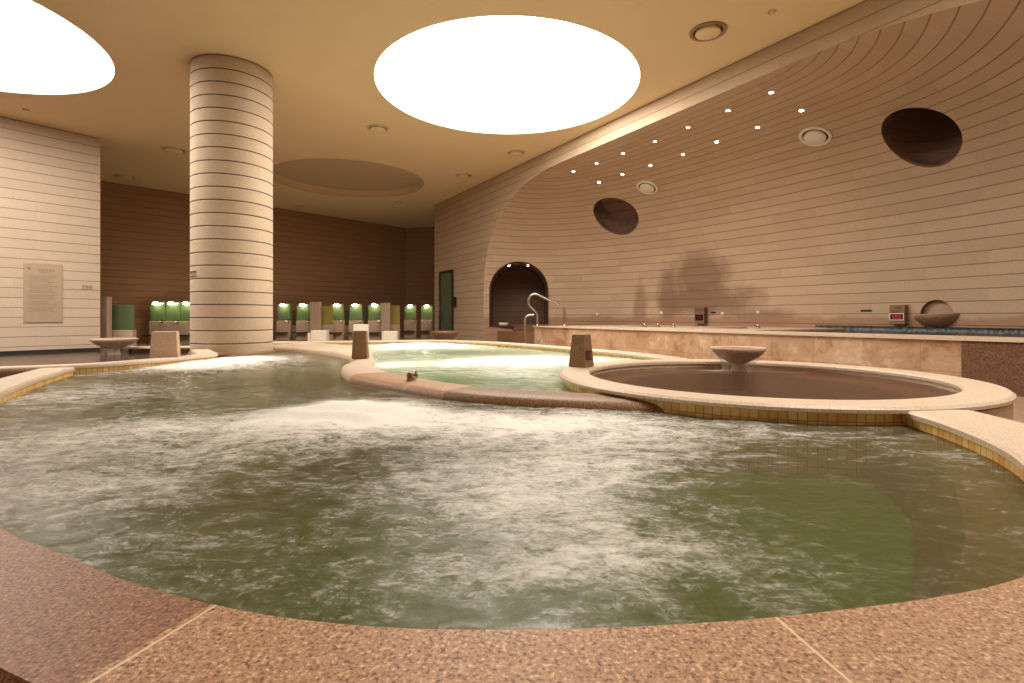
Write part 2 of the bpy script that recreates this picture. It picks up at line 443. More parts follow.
def pix_dir(px, py): return Vector(((px-HX)/FOC, 1, (HY-py)/FOC)).normalized()
cutters = []
def cutter(vs, fs):
    me = bpy.data.meshes.new('c'); me.from_pydata([tuple(v) for v in vs], [], fs); me.update()
    o = bpy.data.objects.new('c', me); COL.objects.link(o); cutters.append(o)
    bm = bmesh.new(); bm.from_mesh(me); bmesh.ops.recalc_face_normals(bm, faces=bm.faces); bm.to_mesh(me); bm.free()
    b = shell.modifiers.new('b', 'BOOLEAN'); b.operation = 'DIFFERENCE'; b.object = o; b.solver = 'EXACT'
recess = []
def hole(ctr, axis, outline, depth, name):
    """outline: list of Vectors around ctr in the plane normal to axis; axis points out of the room"""
    n = len(outline)
    a = [ctr+o-axis*1.6 for o in outline]; b = [ctr+o+axis*1.6 for o in outline]
    cutter(a+b, [tuple(range(n))[::-1], tuple(range(n, 2*n))]+[(i, (i+1) % n, n+(i+1) % n, n+i) for i in range(n)])
    # recess lining, starting just inside the wall's thickness
    st = []
    for o in outline:
        q = ctr+o*1.0-axis*2.0; loc, nn, ix, ds = SHELL_BVH.ray_cast(q, axis, 6)
        st.append(loc+axis*.05 if loc is not None else ctr+o+axis*.05)
    en = [ctr+o+axis*depth for o in outline]
    vs = st+en; u = 0; uv = []
    per = [0]
    for i in range(n): per.append(per[-1]+(outline[(i+1) % n]-outline[i]).length)
    uv = [(0, s.z) for s in st]+[(depth, e.z) for e in en]
    fs = [(i, (i+1) % n, n+(i+1) % n, n+i) for i in range(n)]
    vs2 = vs+[e.copy() for e in en]; uv += [(per[i]*.5, e.z) for i, e in enumerate(en)]
    fs.append(tuple(range(2*n, 3*n)))
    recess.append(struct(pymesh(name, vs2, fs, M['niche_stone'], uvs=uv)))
# two round openings
for k, (px, py, rx) in enumerate(((921, 135.5, 42.5), (616, 215, 22.5))):
    ctr, nn = S(px, py); 
    ax = -nn if k == 0 else (-nn*.75 + Vector((0, .5, .25))).normalized()
    r = (S(px+rx*.98, py)[0]-ctr).length if k == 0 else (S(px+rx, py+6)[0]-ctr).length
    ax = -nn
    a = ax.cross(Vector((0, 0, 1))).normalized(); b = ax.cross(a)
    if k == 0: b = b*1.22
    if k == 0: r = .5*((S(px+rx, py)[0]-S(px-rx, py)[0]).dot(a).__abs__())
    else: r = .5*((S(px+rx, py+6)[0]-S(px-rx, py-8)[0]).length)
    ol = [a*(r*math.cos(2*PI*i/64))+b*(r*math.sin(2*PI*i/64)) for i in range(64)]
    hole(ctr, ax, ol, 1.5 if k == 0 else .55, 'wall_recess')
# half-round niche above the wall bowl
ctr, nn = S(936.5, 313); ax = Vector((-nn.x, -nn.y, 0)).normalized(); a = ax.cross(Vector((0, 0, 1))).normalized(); b = Vector((0, 0, 1))
rn = .5*(S(953, 312)[0]-S(920, 312)[0]).length
ol = [a*(rn*math.cos(t))+b*(rn*math.sin(t)) for t in [PI*i/24 for i in range(25)]]
hole(ctr-b*.02, ax, ol, .10, 'wall_niche')
NICHE_C, NICHE_AX = ctr.copy(), ax.copy()
recess[-1].data.materials[0] = plain('niche_lining', (.46, .30, .21), .7)
# arched passage
AC = Vector((.22, 15.95, 0)); aw = .90; zs = EYE+ (HY-262)/FOC*16.1 - aw; zb = .30
ol = [Vector((aw, 0, zb-zs))]+[Vector((aw*math.cos(t), 0, aw*math.sin(t))) for t in [PI*i/32 for i in range(33)]]+[Vector((-aw, 0, zb-zs))]
hole(Vector((AC.x, AC.y, zs)), Vector((0, 1, 0)), ol, 2.2, 'wall_passage')
dg = bpy.context.evaluated_depsgraph_get(); dg.update()
ev = shell.evaluated_get(dg); nm = bpy.data.meshes.new_from_object(ev)
shell.modifiers.clear(); shell.data = nm
for v in nm.vertices:                        # nothing of the vault may stand proud of the flat wall
    t_, d_ = toTD(v.co)
    if d_ < .003 and abs(t_-T0) < 8: v.co = v.co + FN*(.003-d_)
nm.set_sharp_from_angle(angle=math.radians(40))
print('SHELL verts', len(nm.vertices))
for c in cutters:
    m_ = c.data; bpy.data.objects.remove(c); bpy.data.meshes.remove(m_)
struct(shell)

# fascia wall with the arched opening; includes a returning lip
vs = []; fs = []; uv = []
ts = [0.0, 2.0, T0-TA-TB-.0001]+[T0-TA-TB+ (TB)*((i/40)**2.0) for i in range(0, 41)]
ts += [T0-TA+2*TA*i/8 for i in range(1, 9)] + [T0+TA+TB-(TB)*((i/40)**2.0) for i in range(39, -1, -1)]+[T0+TA+TB+.0001, 28.0]
def addcol(t):
    z0 = open_top(t); z0 = FLOOR-.1 if z0 is None else z0
    i = len(vs); vs.extend([TD(t, 0, z0), TD(t, 0, CEIL), TD(t, .15, z0)]); uv.extend([(t, z0), (t, CEIL), (t, z0+.0)])
    return i
ts = sorted(set(round(t, 5) for t in ts + [T0+1.9+i*.08 for i in range(60)]))
prev = addcol(ts[0])
for t in ts[1:]:
    i = addcol(t)
    fs.append((prev, i, i+1, prev+1)); fs.append((prev, prev+2, i+2, i)); prev = i
fas = struct(pymesh('wall_right', vs, fs, M['fascia'], uvs=uv))
# return face at the far left end of that wall
struct(wallquad('wall_corner', tuple(TD(0, 0))[:2], tuple(TD(0, 0)+FN*3)[:2], FLOOR-.1, CEIL, M['fascia'], .05, -1, 3))

# ================================================================= OTHER WALLS, CEILING
BW0, BW1 = Vector((-12.1, 15.5, 0)), Vector((-4.8, 23.8, 0)); bd = (BW1-BW0).normalized(); BWs = BW0-bd*5
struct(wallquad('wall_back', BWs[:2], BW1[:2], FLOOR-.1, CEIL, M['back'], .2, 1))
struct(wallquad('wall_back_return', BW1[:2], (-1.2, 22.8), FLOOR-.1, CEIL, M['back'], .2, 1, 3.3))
LW0, LW1 = Vector((-9.23, 11.79)), Vector((-10.2, 10.49)); ld = (LW1-LW0).normalized(); LW2 = LW0+ld*20
lw = wallquad('wall_left', LW2, LW0, -.6, CEIL, M['wall'], .35, 1, 0); struct(lw)
struct(wallquad('shadow_strip_left', LW2-Vector((ld.y, -ld.x))*0, LW0, -.2, -.075, M['black'], .012, -1))  # black strip standing in for the shadow line at the wall foot
struct(wallquad('wall_rear', (LW2.x-1, LW2.y), (12.5, -4.6), FLOOR-.1, CEIL, M['wall'], .2, -1))
DISC = [(-.08, 9.25, 2.27), (-8.28, 7.2, 2.27), (-4.78, 15.44, 2.17), (3.4, 2.3, 1.65)]  # last disc is unseen, added to light the foreground stone
outer = [(-24, -6), (13, -6), (13, 12), (6, 24.5), (-24, 24.5)]
struct(fill('ceiling', [outer]+[circ(*d) for d in DISC], CEIL, M['paint'], up=False))
lightmat = emit('lit_diffuser', (1.0, .94, .85), 10.6)
lab = ['large glowing round ceiling light in the middle of the ceiling', 'large glowing round ceiling light at the upper left, beside the left wall', '',
       'unseen round ceiling light added over the near right side to light the foreground']
for i, (cx, cy, r) in enumerate(DISC):
    if i == 2:
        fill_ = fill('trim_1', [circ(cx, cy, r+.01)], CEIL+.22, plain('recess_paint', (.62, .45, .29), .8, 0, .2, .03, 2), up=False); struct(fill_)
        o = ribbon('trim_2', [Vector((*p, 0)) for p in circ(cx, cy, r)], lambda j: [(0, CEIL-.012), (-.02, CEIL-.012), (-.02, CEIL+.23)], 1, M['paint'], closed=True); struct(o)
        continue
    L = thing('ceiling_light', (cx, cy, CEIL+.1), lab[i], 'ceiling light', 'large round ceiling lights')
    fill('diffuser', [circ(0, 0, r-.005)], .02, lightmat, L, up=False)
    ribbon('rim', [Vector((*p, 0)) for p in circ(0, 0, r-.004)], lambda j: [(0, -.105), (0, .03)], 1, M['trim'], L, closed=True, smooth=True)

# ================================================================= POOLS
# main pool: inner edge of the kerb, travelling from the right-hand corner round the front and up the left
RING = [(2.10, 2.86), (2.05, 2.52), (1.93, 2.13), (1.76, 1.81), (1.42, 1.36), (1.01, 1.037), (.49, .896), (0, .852), (-.355, .881), (-.679, .987), (-.976, 1.136), (-1.258, 1.292),
        (-2.05, 1.86), (-2.78, 2.62), (-3.35, 3.44), (-3.82, 4.21), (-4.33, 5.21)]
RW = [.36, .36, .36, .36, .36, .36, .33, .30, .265, .25, .245, .245, .25, .26, .27, .27, .27]
ring = catmull([(x, y, 0) for x, y in RING], 10); rw = lerp_list(RW, 10)
ZT = .12
pool = thing('whirlpool_bath', (0, 2.5, 0), 'large free-form whirlpool bath with broad speckled granite rim in the foreground', 'pool')
def flatkerb(w, zt, zb=-.3, lip=.036):
    return [(.02, zt-lip), (0, zt-lip), (0, zt-.012), (.012, zt), (w-.012, zt), (w, zt-.012), (w, zb), (.02, zb)]
SH = Vector((0, -2.5, 0))
def ch(path): return [Vector((p.x, p.y, 0))+SH for p in path]
# joints fall where the photo shows them: shift u
_u = 0; uj = None
for i in range(1, len(ring)):
    _u += (ring[i]-ring[i-1]).length
    if uj is None and ring[i].x < .44 and ring[i].y < 1.2: uj = _u
def jointmat(base, u):
    m = base.copy()
    for nd in m.node_tree.nodes:
        if nd.type == 'MATH' and nd.operation == 'ADD' and not nd.inputs[1].is_linked and nd.inputs[0].is_linked and nd.inputs[0].links[0].from_node.type == 'SEPXYZ':
            nd.inputs[1].default_value = u
    return m
ia, ib = 30, 122
ribbon('rim_stone', ch(ring[:ia+1]), lambda i: flatkerb(rw[i], ZT), 1, M['kerb_far'], pool, smooth=True, whole=(ring, 0))  # right end of the rim: reflected sheen carried by the paler colour
# a redder slab lies to the left of the second joint
us_ = [0]
for i in range(1, len(ring)): us_.append(us_[-1]+(ring[i]-ring[i-1]).length)
ij = min(range(len(ring)), key=lambda i: abs(us_[i]-(uj+.955)))
ribbon('rim_stone', ch(ring[ia:ij+1]), lambda i: flatkerb(rw[i+ia], ZT), 1, jointmat(M['kerb'], .955*20-uj), pool, smooth=True, u0=us_[ia], cap=False, whole=(ring, ia))
ribbon('rim_stone', ch(ring[ij:ib+1]), lambda i: flatkerb(rw[i+ij], ZT), 1, jointmat(M['kerb_red'], .955*20-us_[ij]+.012), pool, smooth=True, u0=us_[ij], cap=False, whole=(ring, ij))
ribbon('rim_stone', ch(ring[ib:]), lambda i: flatkerb(rw[i+ib], ZT), 1, M['kerb_far'], pool, smooth=True, whole=(ring, ib))  # left end too: the paler colour stands for reflected light
ribbon('tile_band', ch(ring), lambda i: [(.014, ZT-.034), (.014, -.26)], 1, M['tile'], pool, cap=False)
bo = catmull([(x, 0, 0) for x in [.10, .12, .14, .18, .19, .15, .10, .06, .06, .06, .06, .07, .1, .15, .2, .25, .3]], 10)
ribbon('bench', ch(ring), lambda i: [(.012, -.01), (-bo[i].x, -.01), (-bo[i].x-.12, -.21), (-bo[i].x-.12, -.25)], 1, M['bench'], pool, smooth=True)

# the S-shaped low kerb between the two whirlpools
G = [(-4.5, 9.35), (-3.96, 8.9), (-2.95, 8.15), (-2.3, 7.3), (-1.99, 6.5), (-1.92, 5.9), (-1.62, 5.12), (-1.19, 4.56), (-.455, 3.88), (0, 3.66), (.577, 3.47), (1.0, 3.38), (1.25, 3.22)]
GW = [1.1, 1.1, .85, .34, .28, .32, .38, .36, .34, .34, .34, .33, .3]
GZ = [.11, .11, .11, .11, .105, .105, .10, .095, .092, .09, .088, .08, .05]
GS = .955
gp = catmull([(x*(1-(1-GS)*min(1, max(0, (8.6-y)/2.5))), y*(1-(1-GS)*min(1, max(0, (8.6-y)/2.5))), 0) for x, y in G], 10); gw = lerp_list(GW, 10); gz = lerp_list(GZ, 10)
def gprof(i):
    z = gz[i]; w = gw[i]
    return [(0, -.25), (0, .03), (.008, .03+(z-.03)*.5), (.03, .03+(z-.03)*.82), (.07, z*.98), (.12, z), (w-.03, z), (w, z-.015), (w, -.25)]
n_wet = 62
ribbon('dividing_kerb', ch(gp[:n_wet+1]), lambda i: gprof(i), 1, M['kerb_far'], pool, smooth=True, whole=(gp, 0))
ribbon('dividing_kerb', ch(gp[n_wet:80]), lambda i: gprof(i+n_wet), 1, M['kerb'], pool, smooth=True, whole=(gp, n_wet))
ribbon('dividing_kerb', ch(gp[79:]), lambda i: gprof(i+79), 1, M['wet'], pool, smooth=True, whole=(gp, 79))
bench2 = [Vector((p.x, p.y, 0)) for p in gp[:85]]
bw2 = [.75 - .35*min(1, i/84) for i in range(85)]
ribbon('bench', ch(bench2), lambda i: [(.02, -.01), (-bw2[i], -.01), (-bw2[i]-.14, -.21), (-bw2[i]-.14, -.25)], 1, M['bench'], pool, smooth=True)

# kerb at the back left, running to the column
KL = catmull([(-9.5, 2.55, 0), (-6.6, 4.2, 0), (-4.98, 5.02, 0), (-4.45, 5.34, 0), (-4.23, 5.66, 0), (-4.03, 6.2, 0), (-3.93, 6.75, 0), (-3.97, 7.1, 0), (-4.25, 7.5, 0), (-4.6, 8.0, 0)], 8)
ribbon('rim_stone', ch(KL), lambda i: flatkerb(.24, ZT+.005), 1, M['kerb_far'], pool, smooth=True)
ribbon('tile_band', ch(KL[24:]), lambda i: [(.016, ZT-.035), (.016, -.26)], 1, M['tile'], pool, cap=False)

# second whirlpool: straight back kerb
pool2 = thing('whirlpool_bath', (-.5, 7.5, 0), 'second whirlpool bath behind the curved dividing kerb, foaming pale green', 'pool')
SH2 = Vector((.5, -7.5, 0))
KB = [Vector(p) for p in [(-3.80, 10.55, 0), (-1.60, 11.15, 0), (-.56, 10.35, 0), (.25, 9.3, 0), (.96, 8.2, 0), (1.52, 7.25, 0), (1.80, 6.45, 0), (1.9, 5.8, 0)]]
kb = [KB[0]] + [KB[0].lerp(KB[1], t) for t in (.33, .66, .97)] + catmull([KB[1].lerp(KB[2], .05)]+KB[2:], 8)
sh2 = lambda path: [p+SH2 for p in path]
ribbon('rim_stone', sh2(kb), lambda i: flatkerb(.26, ZT), 1, M['kerb_far'], pool2, smooth=True)
ribbon('tile_band', sh2(kb), lambda i: [(.016, ZT-.035), (.016, -.26)], 1, M['tile'], pool2, cap=False)
kc = [Vector((-4.7, 10.35, 0)), Vector((-3.78, 10.58, 0)), Vector((-3.95, 9.6, 0))]
ribbon('rim_stone', sh2([Vector((-6.2, 10.9, 0)), Vector((-4.9, 10.45, 0)), Vector((-3.86, 10.2, 0))]), lambda i: flatkerb(.5, ZT-.01), 1, M['kerb_far'], pool2, smooth=True)

# round pool
RC = (1.99, 4.37); RO, RI, RZ = 1.59, 1.33, .14
rp = thing('plunge_pool', (RC[0], RC[1], -.2), 'round raised pool with pale granite rim and still brown water', 'pool')
def ringprof(ri, ro, z, zb, lip): return [(ri+.02, zb), (ri+.02, z-lip), (ri, z-lip), (ri, z-.012), (ri+.012, z), (ro-.02, z), (ro, z-.015), (ro, z-lip), (ro-.03, z-lip)]
def lathe_uv(name, prof, mat, parent, n=120, a0=0, a1=2*PI, loc=(0, 0, 0), closed=True):
    vs = []; fs = []; uv = []; m = len(prof); N = n if closed else n+1
    for k in range(n+1):
        t = a0+(a1-a0)*k/n; v = 0
        for j, (r, z) in enumerate(prof):
            if j: v += math.hypot(r-prof[j-1][0], z-prof[j-1][1])
            vs.append((r*math.cos(t), r*math.sin(t), z)); uv.append((t*RO if name != 'bench' else t, z if 'tile' in name or 'outer' in name else v))
    for k in range(n):
        for j in range(m-1): fs.append((k*m+j, (k+1)*m+j, (k+1)*m+j+1, k*m+j+1))
    o = pymesh(name, vs, fs, mat, parent, uvs=uv, smooth=True, loc=loc); o.data.set_sharp_from_angle(angle=math.radians(35)); return o
z0 = .2
lathe_uv('rim_stone', ringprof(RI, RO, RZ+z0, 0, .034), M['kerb_far'], rp)
aL, aR = math.radians(98), math.radians(-78)+2*PI
lathe_uv('tile_wall', [(RO-.04, RZ+z0-.03), (RO-.04, -.06)], M['tile'], rp, a0=aL, a1=aR)
lathe_uv('outer_wall', [(RO-.015, RZ+z0-.045), (RO-.015, -.02)], M['block'], rp, a0=aR-2*PI, a1=aL)
lathe_uv('bench', [(RI+.02, z0+.03), (1.06, z0+.03), (1.05, z0+.015), (1.05, 0)], M['bench'], rp)
fill('basin', [circ(0, 0, RI+.05, 64)], .06, M['dark_basin'], rp)

# floor with openings for the baths
main_hole = [(p.x, p.y) for p in offset_path(ring, .12, 1)[34::6]] + [(-4.3, 5.75), (-4.12, 6.3), (-4.05, 7.2),
             (-4.35, 8.6), (-4.6, 9.6), (-4.3, 10.4), (-3.7, 10.75), (-1.55, 11.32), (-.4, 10.45), (.45, 9.3), (1.1, 8.3), (1.65, 7.3), (1.95, 6.4), (2.2, 5.7), (2.9, 5.0), (2.8, 3.6), (2.3, 2.9), (2.17, 2.4), (2.0, 1.98)]
left_hole = [(-9.5, 2.70), (-6.7, 4.38), (-5.08, 5.16), (-4.6, 5.44), (-4.34, 5.8), (-4.14, 6.4), (-4.08, 7.1), (-4.3, 8.0), (-4.9, 8.9), (-5.2, 11.66), (-7.0, 11.42), (-8.3, 11.12), (-9.0, 11.95), (-10.4, 10.25), (-14.4, 4.9), (-13, 2.7)]
fouter = [(-24, -6), (13, -6), (13, 24.5), (-24, 24.5)]
struct(fill('floor', [fouter, main_hole, left_hole], FLOOR, M['floor']))
struct(fill('trim_3', [main_hole], -.24, M['basin']))
struct(fill('trim_4', [left_hole], -.42, M['dark_basin']))

# ---- water surfaces
def inside(p, poly):
    c = False; n = len(poly); x, y = p
    for i in range(n):
        x1, y1 = poly[i][:2]; x2, y2 = poly[i-1][:2]
        if (y1 > y) != (y2 > y) and x < (x2-x1)*(y-y1)/(y2-y1)+x1: c = not c
    return c
def water(name, poly, z, mat, label, step, amp, foam_pts, base_foam=0, mound=0, hump=None, nsc=1.6, excl=None):
    xs = [p[0] for p in poly]; ys = [p[1] for p in poly]; x0, x1, y0, y1 = min(xs), max(xs), min(ys), max(ys)
    # step grows with distance so that the near water is finest
    Y = [y0]
    while Y[-1] < y1: Y.append(Y[-1]+step*max(.6, Y[-1]*.28))
    idx = {}; vs = []; fs = []; fo = []
    nx = int((x1-x0)/step)+1; dx = (x1-x0)/nx
    def foam_at(x, y):
        f = base_foam; h = 0
        for (fx, fy, rx, ry, a, hh) in foam_pts:
            q = ((x-fx)/rx)**2+((y-fy)/ry)**2
            if q < 9: e = math.exp(-q); f += a*e; h += hh*e
        return f, h
    def vert(i, j):
        if (i, j) in idx: return idx[(i, j)]
        x = x0+i*dx; y = Y[j]; f, h = foam_at(x, y)
        nz = noise.fractal(Vector((x*nsc*1.0, y*nsc*.8, z*3)), .9, 2.1, 5)
        n2 = noise.noise(Vector((x*7, y*7, 3)))
        zz = z + amp*nz*(.30+.70*min(1, max(0, f))) + amp*.55*n2*min(1, max(.05, f)) + h*(.8+.5*noise.noise(Vector((x*5, y*5, 9))))
        idx[(i, j)] = len(vs); vs.append((x, y, zz)); fo.append(f); return idx[(i, j)]
    for j in range(len(Y)-1):
        for i in range(nx):
            c = (x0+(i+.5)*dx, (Y[j]+Y[j+1])/2)
            if inside(c, poly): fs.append((vert(i, j), vert(i+1, j), vert(i+1, j+1), vert(i, j+1)))
    o = pymesh(name, vs, fs, mat, smooth=True)
    at = o.data.attributes.new('foam', 'FLOAT', 'POINT')
    for k, f in enumerate(fo): at.data[k].value = f
    return tag(o, label, 'water', kind='stuff')
def fp(px, py, rx, ry, a, h=0):      # foam patch
    p = W(px, py, 0); return (p.x, p.y, rx, ry, a, h)
main_w = [(p.x, p.y) for p in offset_path(ring, .10, 1)] + [(-4.33, 5.8), (-4.13, 6.3), (-4.05, 7.2), (-4.45, 8.6), (-4.6, 9.5)] + [(p.x, p.y) for p in offset_path(gp, .05, 1)] + [(1.6, 3.4), (1.8, 3.0), (2.15, 3.0)]
wm = watermat('whirlpool_water', (.72, .72, .52), (.15, .132, .058), .46, (.93, .89, .82), stretch=(1, 1.5), ang=.25, bump=.4, refl=.6)
foam1 = [fp(335, 422, .36, .40, 1.0, .06), fp(300, 440, .45, .35, .30, .02), fp(390, 418, .4, .4, .4, .01), fp(230, 366, .55, .8, 1.1, .07), fp(140, 372, .8, .5, .25), fp(190, 432, .5, .35, .42),
         fp(60, 400, .9, .7, .34), fp(30, 455, .6, .5, .34), fp(110, 500, .3, .3, .22), fp(60, 500, .35, .3, .22), fp(170, 555, .3, .14, .15), fp(220, 462, .35, .2, .22),
         fp(470, 430, .7, .5, .45), fp(580, 430, .7, .4, .45), fp(640, 470, .5, .4, .36), fp(500, 490, .45, .35, .35), fp(560, 530, .35, .25, .30), fp(640, 570, .25, .16, .30), fp(500, 590, .4, .10, .2), fp(740, 440, .4, .3, .2),
         fp(250, 530, .3, .18, -.12), fp(285, 385, .8, .6, -.3), fp(820, 500, .5, .6, -.28), fp(420, 560, .25, .10, -.05)]
water('pool_water', main_w, .035, wm, 'churning green whirlpool water with long streaks of white foam, filling the foreground bath', .045, .022, foam1, .22)
pool2_w = [(-3.7, 10.62), (-1.6, 11.2), (-.45, 10.45), (1.05, 8.3), (1.7, 7.2), (2.0, 6.2), (1.9, 5.5), (1.0, 5.3), (.6, 4.4), (.8, 3.7)] + [(p.x, p.y) for p in offset_path(gp, [w-.06 for w in gw], 1)][::-1][12:] + [(-4.0, 10.0)]
wm2 = watermat('foaming_water', (.74, .80, .56), (.36, .50, .25), .45, (.86, .83, .76), stretch=(.8, 2.2), ang=.1, bump=.5)
foam2 = [fp(540, 365, 1.0, .75, 1.0, .05), fp(470, 368, 1.0, .5, .35), fp(422, 349, .9, 1.0, 1.1, .08), fp(520, 378, .5, .4, .3), fp(385, 368, .3, .4, .5), fp(450, 385, .3, .25, -.3), fp(620, 372, .4, .5, -.2), fp(450, 355, .8, .5, -.25)]
water('pool_water', pool2_w, .042, wm2, 'pale green water boiling with white foam in the second whirlpool behind the curved kerb', .06, .02, foam2, .36)
wr = watermat('still_brown_water', (.60, .47, .36), (.22, .13, .08), .22, (.8, .66, .55), stretch=(1, 3), rough=.1, bump=.18, refl=.4)
water('pool_water', circ(RC[0], RC[1], RI+.015, 90), .07, wr, 'still brown water in the round pool', .05, .004, [(2.3, 5.28, .40, .14, .75, .008), (2.0, 5.35, .25, .10, .5, .004), (2.75, 5.15, .3, .08, .5, .004)], -.25)
wl = watermat('dark_pool_water', (.34, .24, .18), (.15, .09, .06), .4, (.8, .66, .55), rough=.08, bump=.12)
water('pool_water', left_hole, -.14, wl, 'dark still water of the left pool along the left wall', .25, .003, [], -.3)

# ================================================================= RAISED POOL inside the alcove
PZ = .385
rb = thing('raised_bath', TD(10, 1, FLOOR), 'long raised bath with travertine front wall inside the curved stone alcove', 'pool')
tS = 6.62; tE = 18.4
def tdmesh(name, quads, mat, uvw=True):
    """quads: list of 4-lists of (t, d, z)"""
    vs = []; fs = []; uv = []
    for q in quads:
        b = len(vs)
        for (t, d, z) in q:
            vs.append(TD(t, d, z)-TD(10, 1, FLOOR)); uv.append((t, z+d))
        fs.append(tuple(range(b, b+len(q))))
    return pymesh(name, vs, fs, mat, rb, uvs=uv)
tR = 15.27      # where travertine gives way to dark red granite
tdmesh('front_wall', [[(tS, 0, FLOOR), (tR, 0, FLOOR), (tR, 0, PZ-.02), (tS, 0, PZ-.02)], [(tS, 0, FLOOR), (tS, 0, PZ-.02), (tS, 2.2, PZ-.02), (tS, 2.2, FLOOR)]], M['travertine'])
tag(tdmesh('front_wall', [[(tR, -.012, FLOOR), (tE, -.012, FLOOR), (tE, -.012, PZ-.02), (tR, -.012, PZ-.02)], [(tR, 0, FLOOR), (tR, -.012, FLOOR), (tR, -.012, PZ-.02), (tR, 0, PZ-.02)]], M['redgranite']), 'dark red granite end of the front wall')
# coping slab (thickness .03) with pool openings behind it
def slab(name, rects, z, th, mat):
    q = []
    for (t0, t1, d0, d1) in rects:
        q.append([(t0, d0, z), (t1, d0, z), (t1, d1, z), (t0, d1, z)])
        q.append([(t0, d0, z-th), (t1, d0, z-th), (t1, d0, z), (t0, d0, z)])
        q.append([(t0, d1, z), (t1, d1, z), (t1, d1, z-th), (t0, d1, z-th)])
        q.append([(t0, d0, z), (t0, d1, z), (t0, d1, z-th), (t0, d0, z-th)])
        q.append([(t1, d0, z-th), (t1, d1, z-th), (t1, d1, z), (t1, d0, z)])
    return tdmesh(name, q, mat)
big0 = 12.15
slab('coping', [(tS-.02, big0, -.03, 1.75), (tS-.02, 8.0, 1.75, 4.2), (8.0, 9.1, 2.9, 4.2), (9.1, 10.35, 1.75, 4.2), (10.35, 11.25, 3.2, 4.2), (11.25, big0, 1.75, 4.2), (big0, tE, -.03, .75)], PZ, .03, M['kerb_far'])
slab('pool_lining', [(7.9, big0+.1, 1.6, 4.2)], PZ-.14, .05, M['dark_basin'])
slab('pool_lining', [(big0-.1, tE, .5, 4.2)], PZ-.14, .05, M['dark_basin'])
# stone platform and steps to the left, in front of the arched passage
slab('landing', [(3.87, tS, .95, 2.6)], PZ-.01, .6, M['wet'])
slab('step', [(3.87, tS, .45, .95)], PZ-.2, .4, M['wet'])
lo = []
for i in range(61):
    c = .05+.93*i/60; lo.append(TD(T0+(halfT(1, 1)-.05)*c, (SD-.05)*(1-c**3.5)))
o_ = ribbon('tile_band', [p-Vector((TD(10, 1).x, TD(10, 1).y, 0)) for p in lo], lambda i: [(0, .25-FLOOR), (0, .44-FLOOR), (-.06, .44-FLOOR)], 1, tilemat('blue_grey_tile', (.30, .33, .33), (.05, .06, .07), (.16, .16, .15), .04), rb, cap=False)
tag(o_, 'blue-grey mosaic band')
def tdwater(name, t0, t1, d0, d1, z, mat, label, foam):
    poly = [TD(t0, d0), TD(t1, d0), TD(t1, d1), TD(t0, d1)]
    return water(name, [(p.x, p.y) for p in poly], z, mat, label, .09, .006, foam, -.3, nsc=3)
wd = watermat('dark_bath_water', (.25, .22, .18), (.10, .085, .07), .55, (.62, .60, .56), rough=.08, bump=.5, fscale=2.5)
# bubbling strip near the right
pf = W(935, 331, PZ-.06)
tdwater('bath_water', big0, tE, .75, 4.15, PZ-.035, wd, 'dark bubbling water of the raised bath beneath the wall bowl', [])
tdwater('bath_water', 8.0, 9.1, 1.75, 2.9, PZ-.085, wd, 'small dark opening of water in the raised ledge, left one', [])
tdwater('bath_water', 10.35, 11.25, 1.75, 3.2, PZ-.085, wd, 'small dark opening of water in the raised ledge, in front of the small digital sign', [])

# small steel nozzles standing on the ledge
def nozzle(p, h, label, grp):
    t = thing('water_nozzle', p, label, 'nozzle', grp)
    lathe('base_flange', [(0.001, 0), (.05, 0), (.05, .012), (.03, .02), (0.001, .02)], M['chrome'], t, 16)
    lathe('spout', [(.028, .015), (.028, h), (.02, h+.012), (0.001, h+.012)], M['chrome'], t, 16)
for px, lb in ((644.5, 'leftmost of the three short steel nozzles on the raised ledge'), (658, 'middle one of the three short steel nozzles on the raised ledge'), (673.5, 'rightmost of the three short steel nozzles on the raised ledge'), (758, 'short steel nozzle standing alone on the raised ledge, right of the small digital sign')):
    p = W(px, 326.2, PZ) if px < 700 else W(px, 327.5, PZ)
    p = D(px, 326, 11.6 if px < 700 else 10.6); p.z = PZ
    nozzle(p, .07, lb, 'nozzles on the raised ledge')

# ================================================================= COLUMN
cx, cy, cr = -4.56, 8.59, .597
colm = thing('stone_column', (cx, cy, -.26), 'tall round stone column of stacked pale rings rising to the ceiling', 'column')
vs = []; fs = []; uv = []; n = 96
zz = [-.0]; g = .006
H = CEIL+.26; course = .2; prof = [(cr, 0)]
k = 1; z = .06
while z < H:
    prof += [(cr, z-g), (cr-.012, z-g*.4), (cr-.012, z+g*.4), (cr, z+g)]; z += course
prof.append((cr, H))
for k in range(n+1):
    t = 2*PI*k/n
    for (r, z) in prof: vs.append((r*math.cos(t), r*math.sin(t), z)); uv.append((t*cr, z-.06+.2))
m = len(prof)
for k in range(n):
    for j in range(m-1): fs.append((k*m+j, (k+1)*m+j, (k+1)*m+j+1, k*m+j+1))
pymesh('shaft', vs, fs, M['column'], colm, uvs=uv)
lathe('wet_foot', [(cr+.03, 0), (cr+.03, .30), (cr+.012, .325), (cr-.01, .33)], M['wet'], colm, 64, smooth=False)

